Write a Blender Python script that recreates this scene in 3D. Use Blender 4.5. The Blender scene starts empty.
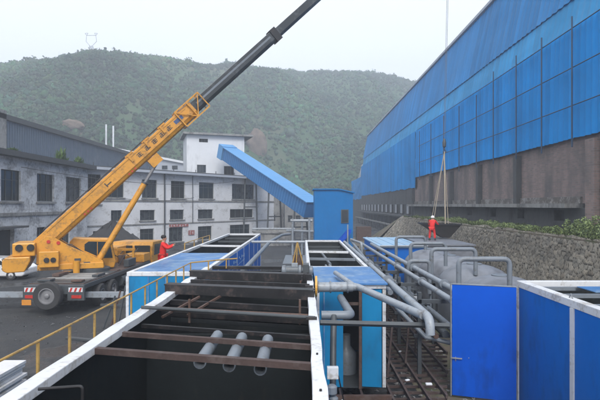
import bpy, bmesh, math, random
import numpy as np
from mathutils import Vector, Matrix
R = math.radians
random.seed(7); rng = np.random.default_rng(11)
sc = bpy.context.scene
COL = sc.collection

# ------------------------------------------------------------ camera, sky, sun, exposure
cam_d = bpy.data.cameras.new('camera'); cam = bpy.data.objects.new('camera', cam_d); COL.objects.link(cam)
CZ = 4.9
cam.location = (0, 0, CZ); cam.rotation_euler = (R(90), 0, 0)
cam_d.sensor_width = 36; cam_d.lens = 28.8; cam_d.shift_x = -0.005; cam_d.shift_y = 0.00833
cam_d.clip_start = .05; cam_d.clip_end = 6000
sc.camera = cam
w = bpy.data.worlds.new('World'); sc.world = w; w.use_nodes = True
nt = w.node_tree; nt.nodes.clear()
SUN_EL, SUN_ROT = 46, 172
sky = nt.nodes.new('ShaderNodeTexSky'); sky.sky_type = 'NISHITA'; sky.sun_disc = False
sky.sun_elevation = R(SUN_EL); sky.sun_rotation = R(SUN_ROT); sky.dust_density = 4; sky.ozone_density = 1
# overcast deck: pale cloud mixed over the clear sky
tc = nt.nodes.new('ShaderNodeTexCoord'); mp = nt.nodes.new('ShaderNodeMapping'); mp.inputs['Scale'].default_value = (1.2, 1.2, 3.2)
nz = nt.nodes.new('ShaderNodeTexNoise'); nz.inputs['Scale'].default_value = 1.6; nz.inputs['Detail'].default_value = 5
cr = nt.nodes.new('ShaderNodeValToRGB')
cr.color_ramp.elements[0].position = .3; cr.color_ramp.elements[0].color = (.775, .81, .86, 1)
cr.color_ramp.elements[1].position = .75; cr.color_ramp.elements[1].color = (.86, .875, .91, 1)
sc_ = nt.nodes.new('ShaderNodeVectorMath'); sc_.operation = 'SCALE'; sc_.inputs['Scale'].default_value = 8.4
mx = nt.nodes.new('ShaderNodeMixRGB'); mx.inputs[0].default_value = .9
bg = nt.nodes.new('ShaderNodeBackground'); bg.inputs['Strength'].default_value = .12
wo = nt.nodes.new('ShaderNodeOutputWorld')
L = nt.links.new
L(tc.outputs['Generated'], mp.inputs[0]); L(mp.outputs[0], nz.inputs['Vector']); L(nz.outputs['Fac'], cr.inputs[0])
L(cr.outputs[0], sc_.inputs[0]); L(sky.outputs[0], mx.inputs[1]); L(sc_.outputs[0], mx.inputs[2]); L(mx.outputs[0], bg.inputs[0]); L(bg.outputs[0], wo.inputs[0])
sun_d = bpy.data.lights.new('sun', 'SUN'); sun_d.energy = 1.5; sun_d.angle = R(25); sun_d.color = (1, .97, .93)
sun = bpy.data.objects.new('sun', sun_d); COL.objects.link(sun)
# light from behind the camera
sun.rotation_euler = (R(90 - SUN_EL), 0, R(8))
vs = sc.view_settings; vs.view_transform = 'Standard'; vs.look = 'None'; vs.exposure = 0.85; vs.gamma = 1; vs.use_curve_mapping = False
sc.cycles.volume_bounces = 2; sc.cycles.max_bounces = 6

# ------------------------------------------------------------ materials
def srgb(r, g, b):
    f = lambda c: (c/255/12.92) if c/255 <= .04045 else ((c/255+.055)/1.055)**2.4
    return (f(r), f(g), f(b), 1)
def mat(name, col, rough=.6, metal=0., var=.2, scale=2.5, dirt_or_sheen=None, dirt_amt=.0, dirt_scale=1.2, streak=0., bump=.0, bump_scale=20, spec=.5, attr=None, coat=0):
    m = bpy.data.materials.new(name); m.use_nodes = True
    n = m.node_tree; p = n.nodes['Principled BSDF']; l = n.links.new
    geo = n.nodes.new('ShaderNodeNewGeometry')
    def noise(s, vec_scale=(1, 1, 1), det=5):
        mpp = n.nodes.new('ShaderNodeMapping'); mpp.inputs['Scale'].default_value = vec_scale
        t = n.nodes.new('ShaderNodeTexNoise'); t.inputs['Scale'].default_value = s; t.inputs['Detail'].default_value = det
        l(geo.outputs['Position'], mpp.inputs[0]); l(mpp.outputs[0], t.inputs['Vector']); return t.outputs['Fac']
    def math_(op, a, b, clamp=False):
        q = n.nodes.new('ShaderNodeMath'); q.operation = op; q.use_clamp = clamp
        for i, v in enumerate((a, b)):
            if isinstance(v, (int, float)): q.inputs[i].default_value = v
            else: l(v, q.inputs[i])
        return q.outputs[0]
    c = n.nodes.new('ShaderNodeRGB'); c.outputs[0].default_value = col; base = c.outputs[0]
    if attr:
        a = n.nodes.new('ShaderNodeAttribute'); a.attribute_name = attr; base = a.outputs['Color']
    f1 = noise(scale); f2 = noise(scale*7)
    f = math_('ADD', math_('MULTIPLY', f1, .65), math_('MULTIPLY', f2, .35))
    f = math_('ADD', math_('MULTIPLY', math_('SUBTRACT', f, .5), 4*var), 1.0)
    vm = n.nodes.new('ShaderNodeVectorMath'); vm.operation = 'SCALE'; l(base, vm.inputs[0]); l(f, vm.inputs['Scale']); base = vm.outputs[0]
    if dirt_or_sheen:
        d1 = noise(dirt_scale, (1, 1, 1 if not streak else streak), 8)
        d2 = noise(dirt_scale*5, (1, 1, 1 if not streak else streak), 6)
        d = math_('ADD', math_('MULTIPLY', d1, .6), math_('MULTIPLY', d2, .4))
        d = math_('MULTIPLY', math_('SUBTRACT', d, .62 - .3*dirt_amt), 7.0, True)
        d = math_('MULTIPLY', d, min(1, .55 + .5*dirt_amt))
        mr = n.nodes.new('ShaderNodeMixRGB'); l(d, mr.inputs[0]); l(base, mr.inputs[1]); mr.inputs[2].default_value = dirt_or_sheen; base = mr.outputs[0]
    l(base, p.inputs['Base Color'])
    rr = math_('ADD', math_('MULTIPLY', f1, .3), rough-.15, True); l(rr, p.inputs['Roughness'])
    p.inputs['Metallic'].default_value = metal; p.inputs['Specular IOR Level'].default_value = spec; p.inputs['Coat Weight'].default_value = coat
    if bump:
        b = n.nodes.new('ShaderNodeBump'); b.inputs['Strength'].default_value = bump; b.inputs['Distance'].default_value = .05
        l(noise(bump_scale), b.inputs['Height']); l(b.outputs[0], p.inputs['Normal'])
    return m
def wet(m):
    n = m.node_tree; p = n.nodes['Principled BSDF']; geo = n.nodes.new('ShaderNodeNewGeometry'); t = n.nodes.new('ShaderNodeTexNoise'); t.inputs['Scale'].default_value = .22; t.inputs['Detail'].default_value = 4
    n.links.new(geo.outputs['Position'], t.inputs['Vector']); q = n.nodes.new('ShaderNodeMapRange'); q.inputs['From Min'].default_value = .56; q.inputs['From Max'].default_value = .60; q.inputs['To Min'].default_value = .75; q.inputs['To Max'].default_value = .12
    n.links.new(t.outputs['Fac'], q.inputs['Value']); n.links.new(q.outputs[0], p.inputs['Roughness'])
def G(v, b=0): return (v, v, v*(1+b), 1)
MT = {}
MT['asphalt'] = mat('asphalt', (.024, .026, .029, 1), .6, var=.4, scale=.35, dirt_or_sheen=(.045, .044, .042, 1), dirt_amt=.4, dirt_scale=.3, bump=.5, bump_scale=14)
MT['white'] = mat('white_paint', (.60, .62, .65, 1), .5, var=.08, dirt_or_sheen=(.30, .27, .23, 1), dirt_amt=.36, dirt_scale=3.2)
MT['white_car'] = mat('white_car_paint', (.75, .76, .78, 1), .25, var=.02, coat=.6)
MT['cyan'] = mat('cyan_panel', (.004, .20, .43, 1), .45, var=.1, scale=1.2, dirt_or_sheen=(.01, .12, .26, 1), dirt_amt=.35, spec=.3, streak=.4)
MT['blue'] = mat('blue_panel', (.001, .125, .50, 1), .5, var=.08, scale=.9, bump=.25, bump_scale=1.3, dirt_or_sheen=(.006, .09, .30, 1), dirt_amt=.3, spec=.15, streak=.4)
MT['deepblue'] = mat('deep_blue_door', (.0006, .08, .52, 1), .5, var=.08, scale=.9, bump=.25, bump_scale=1.3, spec=.12, dirt_or_sheen=(.004, .05, .28, 1), dirt_amt=.3, streak=.4)
MT['roofblue'] = mat('blue_roof_sheet', (.05, .17, .40, 1), .35, var=.2, scale=1.0, dirt_or_sheen=(.22, .33, .46, 1), dirt_amt=.45, dirt_scale=1.6)  # pale mottling also paints in the bright sheen of the sheets
MT['paleblue'] = mat('pale_blue_roof', (.28, .45, .62, 1), .4, var=.15, scale=1.0, dirt_or_sheen=(.4, .45, .5, 1), dirt_amt=.4)
MT['shedblue'] = mat('shed_blue', (.01, .14, .42, 1), .5, var=.18, scale=.5, dirt_or_sheen=(.03, .17, .4, 1), dirt_amt=.3, streak=.15)
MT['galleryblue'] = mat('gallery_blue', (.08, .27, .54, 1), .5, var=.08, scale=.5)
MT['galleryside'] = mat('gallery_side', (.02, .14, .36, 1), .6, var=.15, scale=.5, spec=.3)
MT['boxblue'] = mat('box_blue', (.002, .17, .46, 1), .6, var=.12, scale=.5, dirt_or_sheen=(.01, .09, .3, 1), dirt_amt=.2, streak=.2, spec=.2)
MT['liner'] = mat('dark_liner', (.006, .010, .012, 1), .5, var=.5, scale=.9, dirt_or_sheen=(.03, .028, .026, 1), dirt_amt=.3, dirt_scale=1.5, streak=.4)
MT['black'] = mat('black_steel', (.012, .012, .014, 1), .45, var=.3, scale=3, dirt_or_sheen=(.07, .05, .045, 1), dirt_amt=.35, dirt_scale=3)
MT['darksteel'] = mat('dark_steel', (.05, .058, .065, 1), .5, var=.3)
MT['rust'] = mat('rusty_steel', (.075, .042, .032, 1), .75, var=.4, scale=4, dirt_or_sheen=(.12, .09, .08, 1), dirt_amt=.4, dirt_scale=3)
MT['rustdark'] = mat('rusty_lattice_steel', (.055, .035, .032, 1), .75, var=.4, scale=4, dirt_or_sheen=(.1, .08, .075, 1), dirt_amt=.4, dirt_scale=3)
MT['grey'] = mat('grey_pipe_paint', (.16, .185, .215, 1), .45, var=.12, dirt_or_sheen=(.09, .085, .08, 1), dirt_amt=.3, dirt_scale=3.5)
MT['lightgrey'] = mat('light_grey_pipe', (.25, .28, .315, 1), .42, var=.1, dirt_or_sheen=(.13, .12, .11, 1), dirt_amt=.35, dirt_scale=3)
MT['tankgrey'] = mat('grey_tank_skin', (.175, .19, .22, 1), .5, var=.12, scale=.7, dirt_or_sheen=(.10, .105, .12, 1), dirt_amt=.45, dirt_scale=.6)
MT['yellow'] = mat('crane_yellow', (.60, .275, .025, 1), .42, var=.14, scale=1.2, dirt_or_sheen=(.22, .12, .04, 1), dirt_amt=.4, dirt_scale=2.2, coat=.1)
MT['railyellow'] = mat('rail_yellow', (.38, .24, .07, 1), .6, var=.15, dirt_or_sheen=(.14, .10, .06, 1), dirt_amt=.4, dirt_scale=6)
MT['boomdark'] = mat('boom_dark', (.026, .032, .037, 1), .38, var=.15, scale=.8, dirt_or_sheen=(.1, .11, .12, 1), dirt_amt=.3, dirt_scale=1.0)
MT['rubber'] = mat('rubber', (.028, .028, .03, 1), .8, var=.25)
MT['rim'] = mat('wheel_rim', (.2, .2, .21, 1), .5, .3)
MT['glass2'] = mat('dusty_glass', (.03, .036, .042, 1), .3, var=.5)
MT['glass3'] = mat('open_dark', (.008, .009, .01, 1), .9)
MT['curtain'] = mat('curtain_pane', (.16, .17, .18, 1), .5, var=.4)
MT['glass'] = mat('dark_glass', (.018, .026, .032, 1), .12, var=.3, spec=.6)
MT['winframe'] = mat('window_frame', (.07, .085, .09, 1), .6)
MT['facade'] = mat('stained_whitewash', (.62, .63, .65, 1), .85, var=.12, scale=.9, dirt_or_sheen=(.33, .325, .32, 1), dirt_amt=.32, dirt_scale=.75, streak=1.4, bump=.35, bump_scale=9)
MT['facade_old'] = mat('peeling_whitewash', (.56, .575, .595, 1), .85, var=.22, scale=.9, dirt_or_sheen=(.19, .19, .20, 1), dirt_amt=.5, dirt_scale=.8, streak=1.2, bump=.5, bump_scale=8)
MT['whitewall'] = mat('white_render_wall', (.66, .68, .71, 1), .8, var=.07, scale=.4, dirt_or_sheen=(.36, .37, .39, 1), dirt_amt=.3, dirt_scale=.4, streak=.25)
MT['plaster'] = mat('worn_plaster', (.27, .26, .25, 1), .9, var=.3, scale=1.5, dirt_or_sheen=(.10, .088, .08, 1), dirt_amt=.75, dirt_scale=1.4)
MT['roofdark'] = mat('dark_roof_felt', (.06, .065, .07, 1), .85, var=.3, scale=1)
MT['concrete'] = mat('concrete', (.25, .25, .245, 1), .85, var=.25, scale=1, dirt_or_sheen=(.09, .09, .09, 1), dirt_amt=.45, dirt_scale=.9, streak=.5, bump=.3)
MT['darkconcrete'] = mat('dark_concrete', (.075, .078, .082, 1), .85, var=.3, scale=.6, dirt_or_sheen=(.03, .03, .03, 1), dirt_amt=.4, dirt_scale=.6, streak=.4)
MT['greyclad'] = mat('grey_cladding', (.085, .12, .17, 1), .6, var=.12, scale=.15, dirt_or_sheen=(.13, .16, .2, 1), dirt_amt=.35, dirt_scale=.2)
MT['paleclad'] = mat('pale_cladding', (.38, .41, .46, 1), .6, var=.12, scale=.2)
MT['red'] = mat('red_workwear', (.62, .018, .016, 1), .8, var=.18, scale=5)
MT['skin'] = mat('skin', (.38, .2, .13, 1), .6, var=.05)
MT['hair'] = mat('hair', (.012, .01, .01, 1), .7)
MT['boot'] = mat('boot', (.03, .028, .025, 1), .7)
MT['redsign'] = mat('faded_red_paint', (.30, .10, .09, 1), .8, var=.3, scale=3)
MT['orange'] = mat('orange_flange', (.62, .33, .06, 1), .5, var=.1)
MT['redlamp'] = mat('red_lamp', (.45, .03, .02, 1), .3)
MT['plate'] = mat('orange_plate', (.6, .24, .03, 1), .5)
MT['pole_tone'] = mat('pole_through_sheet', (.015, .05, .11, 1), .5)  # dark blue imitates poles showing through translucent sheeting
MT['decal'] = mat('dark_decal', (.05, .045, .04, 1), .6)
MT['decalblue'] = mat('blue_decal', (.05, .09, .2, 1), .6)
MT['rope'] = mat('sling_rope', (.42, .36, .27, 1), .8)
MT['cable'] = mat('steel_cable', (.12, .12, .13, 1), .6)
MT['bucket'] = mat('bucket_steel', (.028, .024, .022, 1), .7, var=.3)
MT['earth'] = mat('earth', (.13, .105, .08, 1), .95, var=.3, scale=.8, dirt_or_sheen=(.07, .09, .04, 1), dirt_amt=.5, dirt_scale=1)
MT['coal'] = mat('coal', (.03, .031, .034, 1), .9, var=.4, scale=.8, bump=.6, bump_scale=5)
MT['leaf'] = mat('leaf', (.06, .1, .03, 1), .7, var=.1, attr='tint')
MT['hillleaf'] = mat('hill_leaf', (.05, .08, .03, 1), .9, var=.12, scale=.02, attr='tint', spec=.15)
MT['stone'] = mat('rubble_stone', (.2, .18, .15, 1), .95, var=.3, scale=3, attr='tint', bump=.8, bump_scale=16, spec=.2)
MT['bark'] = mat('bark', (.09, .07, .05, 1), .9)
MT['boards'] = mat('white_panels', (.6, .6, .62, 1), .6, var=.08, dirt_or_sheen=(.4, .38, .34, 1), dirt_amt=.3)

wet(MT['asphalt'])
def brick_mat(name, c1, c2, mortar, dirtc, scale=1.0):
    m = bpy.data.materials.new(name); m.use_nodes = True
    n = m.node_tree; p = n.nodes['Principled BSDF']; l = n.links.new
    geo = n.nodes.new('ShaderNodeNewGeometry'); sep = n.nodes.new('ShaderNodeSeparateXYZ'); l(geo.outputs['Position'], sep.inputs[0])
    ad = n.nodes.new('ShaderNodeMath'); l(sep.outputs[0], ad.inputs[0]); l(sep.outputs[1], ad.inputs[1])
    cb = n.nodes.new('ShaderNodeCombineXYZ'); l(ad.outputs[0], cb.inputs[0]); l(sep.outputs[2], cb.inputs[1])
    b = n.nodes.new('ShaderNodeTexBrick'); b.inputs['Scale'].default_value = scale
    b.inputs['Color1'].default_value = c1; b.inputs['Color2'].default_value = c2; b.inputs['Mortar'].default_value = mortar
    b.inputs['Brick Width'].default_value = .36; b.inputs['Row Height'].default_value = .13; b.inputs['Mortar Size'].default_value = .014; b.inputs['Bias'].default_value = -.1
    l(cb.outputs[0], b.inputs['Vector'])
    def noise(s, sv):
        mpp = n.nodes.new('ShaderNodeMapping'); mpp.inputs['Scale'].default_value = sv
        t = n.nodes.new('ShaderNodeTexNoise'); t.inputs['Scale'].default_value = s; t.inputs['Detail'].default_value = 8
        l(geo.outputs['Position'], mpp.inputs[0]); l(mpp.outputs[0], t.inputs['Vector']); return t.outputs['Fac']
    def ramp(src, a, bb):
        r = n.nodes.new('ShaderNodeMapRange'); r.inputs['From Min'].default_value = a; r.inputs['From Max'].default_value = bb; l(src, r.inputs['Value']); return r.outputs[0]
    mr = n.nodes.new('ShaderNodeMixRGB'); l(ramp(noise(.5, (1, 1, .35)), .42, .62), mr.inputs[0]); l(b.outputs['Color'], mr.inputs[1]); mr.inputs[2].default_value = dirtc
    m2 = n.nodes.new('ShaderNodeMixRGB'); l(ramp(noise(2.5, (1, 1, 1.5)), .56, .72), m2.inputs[0]); l(mr.outputs[0], m2.inputs[1]); m2.inputs[2].default_value = (.2, .165, .15, 1)
    l(m2.outputs[0], p.inputs['Base Color']); p.inputs['Roughness'].default_value = .9
    bp = n.nodes.new('ShaderNodeBump'); bp.inputs['Strength'].default_value = .6; bp.inputs['Distance'].default_value = .03; bp.invert = True
    l(b.outputs['Fac'], bp.inputs['Height']); l(bp.outputs[0], p.inputs['Normal'])
    return m
MT['brick'] = brick_mat('old_brick', (.30, .21, .19, 1), (.19, .15, .14, 1), (.24, .22, .21, 1), (.125, .112, .112, 1))

# ------------------------------------------------------------ mesh builder
def chain_loc(o):
    v = Vector((0, 0, 0))
    while o is not None: v += o.location; o = o.parent
    return v
class MB:
    def __init__(s): s.v = []; s.f = []
    def add(s, vs, fs):
        k = len(s.v); s.v += [tuple(v) for v in vs]; s.f += [tuple(i+k for i in f) for f in fs]; return s
    def box(s, x0, x1, y0, y1, z0, z1):
        return s.add([(x0,y0,z0),(x1,y0,z0),(x1,y1,z0),(x0,y1,z0),(x0,y0,z1),(x1,y0,z1),(x1,y1,z1),(x0,y1,z1)],
            [(0,3,2,1),(4,5,6,7),(0,1,5,4),(1,2,6,5),(2,3,7,6),(3,0,4,7)])
    def bar(s, a, b, wd, ht, up=(0, 0, 1)):
        a = Vector(a); b = Vector(b); d = (b-a).normalized(); u = Vector(up)
        if abs(d.dot(u)) > .98: u = Vector((0, 1, 0))
        r = d.cross(u).normalized(); u = r.cross(d)
        P = [a-r*wd/2-u*ht/2, a+r*wd/2-u*ht/2, a+r*wd/2+u*ht/2, a-r*wd/2+u*ht/2]
        Q = [p+(b-a) for p in P]
        return s.add(P+Q, [(3,2,1,0),(4,5,6,7),(0,1,5,4),(1,2,6,5),(2,3,7,6),(3,0,4,7)])
    def tube(s, pts, r, n=10, cap=True, hollow=False):
        pts = [Vector(p) for p in pts]; rs = r if isinstance(r, (list, tuple)) else [r]*len(pts)
        rings = []; prev = None
        for i, p in enumerate(pts):
            if i == 0: d = pts[1]-p
            elif i == len(pts)-1: d = p-pts[i-1]
            else: d = (pts[i+1]-p).normalized()+(p-pts[i-1]).normalized()
            d.normalize()
            if prev is None:
                u = Vector((0, 0, 1)) if abs(d.z) < .9 else Vector((0, 1, 0))
                a = d.cross(u).normalized()
            else: a = (prev-d*prev.dot(d)).normalized()
            prev = a; b = d.cross(a)
            rings.append([p+(a*math.cos(2*math.pi*k/n)+b*math.sin(2*math.pi*k/n))*rs[i] for k in range(n)])
        vs = [v for rg in rings for v in rg]; fs = []
        for i in range(len(pts)-1):
            for k in range(n): fs.append((i*n+k, i*n+(k+1) % n, (i+1)*n+(k+1) % n, (i+1)*n+k))
        if cap and not hollow: fs.append(tuple(range(n-1, -1, -1))); fs.append(tuple(range((len(pts)-1)*n, len(pts)*n)))
        return s.add(vs, fs)
    def bend(s, pts, r, br=.2, n=10, seg=4):   # pipe with rounded elbows
        pts = [Vector(p) for p in pts]; out = [pts[0]]
        for i in range(1, len(pts)-1):
            a = (pts[i-1]-pts[i]).normalized(); b = (pts[i+1]-pts[i]).normalized()
            for k in range(seg+1):
                t = k/seg; p0 = pts[i]+a*br; p2 = pts[i]+b*br
                out.append(p0*(1-t)**2+pts[i]*2*t*(1-t)+p2*t*t)
        out.append(pts[-1]); return s.tube(out, r, n)
    def lathe(s, c, prof, n=24, axis='Z', cap=True):
        c = Vector(c); k0 = len(prof); vs = []; fs = []
        for r, h in prof:
            for k in range(n):
                a = 2*math.pi*k/n; x, y = r*math.cos(a), r*math.sin(a)
                vs.append(c+(Vector((x, y, h)) if axis == 'Z' else Vector((h, x, y)) if axis == 'X' else Vector((x, h, y))))
        for i in range(k0-1):
            for k in range(n): fs.append((i*n+k, i*n+(k+1) % n, (i+1)*n+(k+1) % n, (i+1)*n+k))
        if cap: fs.append(tuple(range(n-1, -1, -1))); fs.append(tuple(range((k0-1)*n, k0*n)))
        return s.add(vs, fs)
    def prism(s, poly, d0, d1, frame):   # poly in (a, b); frame(a, b, d) -> point
        n = len(poly); vs = [frame(a, b, d0) for a, b in poly]+[frame(a, b, d1) for a, b in poly]
        fs = [tuple(range(n-1, -1, -1)), tuple(range(n, 2*n))]+[(i, (i+1) % n, n+(i+1) % n, n+i) for i in range(n)]
        return s.add(vs, fs)
    def build(s, name, m, parent=None, local=False, bevel=0, smooth=False):
        me = bpy.data.meshes.new(name); o = bpy.data.objects.new(name, me); COL.objects.link(o)
        V = np.array(s.v, dtype=float)
        if parent is not None:
            o.parent = parent
            if not local: V = V-np.array(chain_loc(parent))
        elif not local:
            lo = V.min(0); hi = V.max(0); c = np.array([(lo[0]+hi[0])/2, (lo[1]+hi[1])/2, lo[2]]); V = V-c; o.location = c
        me.from_pydata(V.tolist(), [], s.f)
        bm = bmesh.new(); bm.from_mesh(me); bmesh.ops.recalc_face_normals(bm, faces=bm.faces)
        if smooth:
            for f in bm.faces: f.smooth = True
            for e in bm.edges:
                if len(e.link_faces) == 2 and e.calc_face_angle(0) > .7: e.smooth = False
        bm.to_mesh(me); bm.free()
        if m is not None: me.materials.append(MT[m] if isinstance(m, str) else m)
        if bevel:
            b = o.modifiers.new('bevel', 'BEVEL'); b.width = bevel; b.segments = 2; b.limit_method = 'ANGLE'
        return o
def empty(name, loc, label, cat, group=None, parent=None):
    o = bpy.data.objects.new(name, None); COL.objects.link(o); o.location = loc; o.empty_display_size = .2
    tag(o, label, cat, group); return o
def tag(o, label=None, cat=None, group=None, kind=None):
    if label: o['label'] = label
    if cat: o['category'] = cat
    if group: o['group'] = group
    if kind: o['kind'] = kind
    return o
def copy_tree(o, parent=None):
    c = o.copy(); COL.objects.link(c); c.parent = parent
    for ch in list(o.children): copy_tree(ch, c)
    return c
def np_mesh(name, V, F, m, tint=None, smooth=False, parent=None):
    """big mesh from arrays; F is (n, k) with constant k"""
    me = bpy.data.meshes.new(name); k = F.shape[1]
    me.vertices.add(len(V)); me.vertices.foreach_set('co', np.ascontiguousarray(V, dtype=np.float32).ravel())
    me.loops.add(F.size); me.loops.foreach_set('vertex_index', np.ascontiguousarray(F, dtype=np.int32).ravel())
    me.polygons.add(len(F)); me.polygons.foreach_set('loop_start', np.arange(0, F.size, k, dtype=np.int32))
    me.polygons.foreach_set('loop_total', np.full(len(F), k, dtype=np.int32))
    if smooth: me.polygons.foreach_set('use_smooth', np.ones(len(F), dtype=bool))
    me.update(calc_edges=True)
    if tint is not None:
        a = me.color_attributes.new('tint', 'FLOAT_COLOR', 'POINT')
        a.data.foreach_set('color', np.ascontiguousarray(np.concatenate([tint, np.ones((len(tint), 1))], 1), dtype=np.float32).ravel())
    o = bpy.data.objects.new(name, me); COL.objects.link(o); o.parent = parent
    me.materials.append(MT[m] if isinstance(m, str) else m); return o
def vnoise(x, y, seed=0):
    xi = np.floor(x).astype(np.int64); yi = np.floor(y).astype(np.int64); xf = x-xi; yf = y-yi
    def h(a, b):
        n = (a*374761393+b*668265263+seed*974711) & 0xffffffff
        n = ((n ^ (n >> 13))*1274126177) & 0xffffffff
        return ((n ^ (n >> 16)) & 0xffff)/65535.
    u = xf*xf*(3-2*xf); v = yf*yf*(3-2*yf)
    return (h(xi, yi)*(1-u)+h(xi+1, yi)*u)*(1-v)+(h(xi, yi+1)*(1-u)+h(xi+1, yi+1)*u)*v
def fbm(x, y, oct=5, seed=0):
    r = 0; a = .5; t = 0
    for i in range(oct): r = r+a*vnoise(x*2**i, y*2**i, seed+i); t += a; a *= .5
    return r/t
def at(px, py, Y): return ((px-303)/480*Y, Y, CZ-(py-205)/480*Y)
def leaf_quads(C, n, rad, size, flat=.75, seed=0):
    """n leaf clumps around each centre C (m,3) with radii rad (m,), leaf size array (m,)"""
    g = np.random.default_rng(seed); m = len(C)
    d = g.normal(size=(m, n, 3)); d /= np.linalg.norm(d, axis=2, keepdims=True)
    r = g.uniform(.35, 1, (m, n, 1))**.6
    P = C[:, None, :]+d*r*rad[:, None, None]*np.array([1, 1, flat])
    a = g.normal(size=(m, n, 3)); a /= np.linalg.norm(a, axis=2, keepdims=True)
    b = np.cross(a, d+g.normal(size=(m, n, 3))*.5); b /= np.linalg.norm(b, axis=2, keepdims=True)+1e-9
    sz = size[:, None, None]*g.uniform(.6, 1.3, (m, n, 1)); a = a*sz; b = b*sz*.75
    Q = np.stack([P-a, P-b*.9+a*.1, P+a, P+b], 2).reshape(-1, 3)
    F = np.arange(len(Q)).reshape(-1, 4); return Q, F

# ------------------------------------------------------------ setting: ground
g = MB().add([(-2500, -1500, 0), (2500, -1500, 0), (2500, 3000, 0), (-2500, 3000, 0)], [(0, 1, 2, 3)]).build('ground', 'asphalt', local=True); tag(g, kind='structure')
g = MB().add([(3.0, 6, .004), (13, 6, .004), (13, 72, .004), (3.0, 72, .004)], [(0, 1, 2, 3)]).build('dirt_ground', 'earth', local=True); tag(g, kind='structure')

# hills: silhouette read as height angle against direction
SIL = np.array([[-1200, 60], [-700, 95], [-300, 95], [-100, 84], [0, 70], [30, 66], [60, 62], [93, 56], [130, 58], [170, 62], [205, 67], [230, 66], [260, 70], [300, 72], [350, 72], [390, 76], [413, 83], [460, 90], [600, 100], [900, 90], [1500, 110]], float)
SIL_R = np.array([[-1200, 300], [0, 300], [93, 330], [170, 370], [230, 400], [300, 440], [413, 470], [600, 450], [1500, 450]], float)
def hill_z(X, Y):
    px = 303+480*X/Y
    ys = np.interp(px, SIL[:, 0], SIL[:, 1]); Rr = np.interp(px, SIL_R[:, 0], SIL_R[:, 1])
    H = CZ+(205-ys)/480*Rr - 3.0
    Ys = 112+72*(lambda q: q*q*(3-2*q))(np.clip((X+95)/105, 0, 1))*np.clip((110-X)/20, 0, 1)
    t = (Y-Ys)/(Rr-Ys)
    tc_ = np.clip(t, 0, 1)
    prof = 1-(1-tc_)**1.55
    # gullies and spurs run downhill
    gul = fbm(X/62+Y/240+3, Y/330, 4, 5)-.5
    gul2 = fbm(X/20, Y/42, 4, 9)-.5
    env = np.clip(tc_*(1-tc_)*4, 0, 1)
    z = H*prof+env*(gul*34+gul2*13)*np.clip(H/130, .3, 1.2)
    over = np.clip(t-1, 0, None); z = z-over*110
    z = np.minimum(z, np.where(t < 1, CZ+(205-ys-3)/480*Y + 1.5 - 0*z, z))
    return np.where(t < 0, -1.5+t*20, np.maximum(z, -1.5))
aa = np.linspace(-2.0, 1.9, 420); YY = 108+(np.linspace(0, 1, 190)**1.25)*620
A2, Y2 = np.meshgrid(aa, YY, indexing='ij'); X2 = A2*Y2; Z2 = hill_z(X2, Y2)
V = np.stack([X2, Y2, Z2], 2).reshape(-1, 3); ni, nj = A2.shape
I = np.arange(ni*nj).reshape(ni, nj); F = np.stack([I[:-1, :-1], I[1:, :-1], I[1:, 1:], I[:-1, 1:]], 2).reshape(-1, 4)
bare = fbm(V[:, 0]/26, V[:, 1]/26, 4, 31)
patch = np.exp(-(((303+480*V[:, 0]/V[:, 1]-76)/11)**2+((V[:, 1]-150)/16)**2))+np.exp(-(((303+480*V[:, 0]/V[:, 1]-258)/8)**2+((V[:, 1]-150)/22)**2))
k = np.clip((bare-.66)*9, 0, 1)[:, None]*.35; k = np.maximum(k, np.clip(patch*1.6, 0, .8)[:, None]*(.5+.7*fbm(V[:, 0]/3, V[:, 2]/3, 4, 61))[:, None])
tint = np.array([.05, .095, .045])*(1-k)+np.array([.15, .12, .09])*k
hills = np_mesh('hills', V, F, 'hillleaf', tint, True); tag(hills, kind='structure')

# woodland on the slopes (nobody could count it)
N = 62000
px = rng.uniform(-330, 760, N); tt = rng.uniform(0, 1, N)**1.1
Rr = np.interp(px, SIL_R[:, 0], SIL_R[:, 1]); Yt = 116+(Rr*1.0-116)*tt; Xt = (px-303)/480*Yt
dens = fbm(Xt/24, Yt/24, 4, 31); keep = rng.uniform(0, 1, N) > np.clip((dens-.62)*7, 0, .6)
pt = np.exp(-(((px-76)/11)**2+((Yt-150)/16)**2))+np.exp(-(((px-258)/8)**2+((Yt-150)/22)**2)); keep &= (pt < .35+.65*rng.uniform(0, 1, N)**3) & (hill_z(Xt, Yt) > 1.0)
px, Yt, Xt = px[keep], Yt[keep], Xt[keep]; n = len(px)
grow = fbm(Xt/30, Yt/30, 3, 77)
rad = (.7+1.3*rng.uniform(0, 1, n)**2.5)*(.6+.8*grow)*(.85+.35*tt[keep])*np.where(rng.uniform(0, 1, n) < .03, 1.6, 1); Zt = hill_z(Xt, Yt)+rad*.65
C = np.stack([Xt, Yt, Zt], 1)
Q, F = leaf_quads(C, 20, rad, rad*.30, 1.0, 3)
base = np.stack([rng.uniform(.036, .070, n), rng.uniform(.082, .124, n), rng.uniform(.046, .066, n)], 1)*(.35+1.3*grow)[:, None]*(.45+1.1*fbm(Xt/75+9, Yt/55, 3, 91))[:, None]
tint = np.repeat(base, 20*4, 0)*np.repeat(rng.uniform(.75, 1.25, n*20), 4)[:, None]
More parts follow.
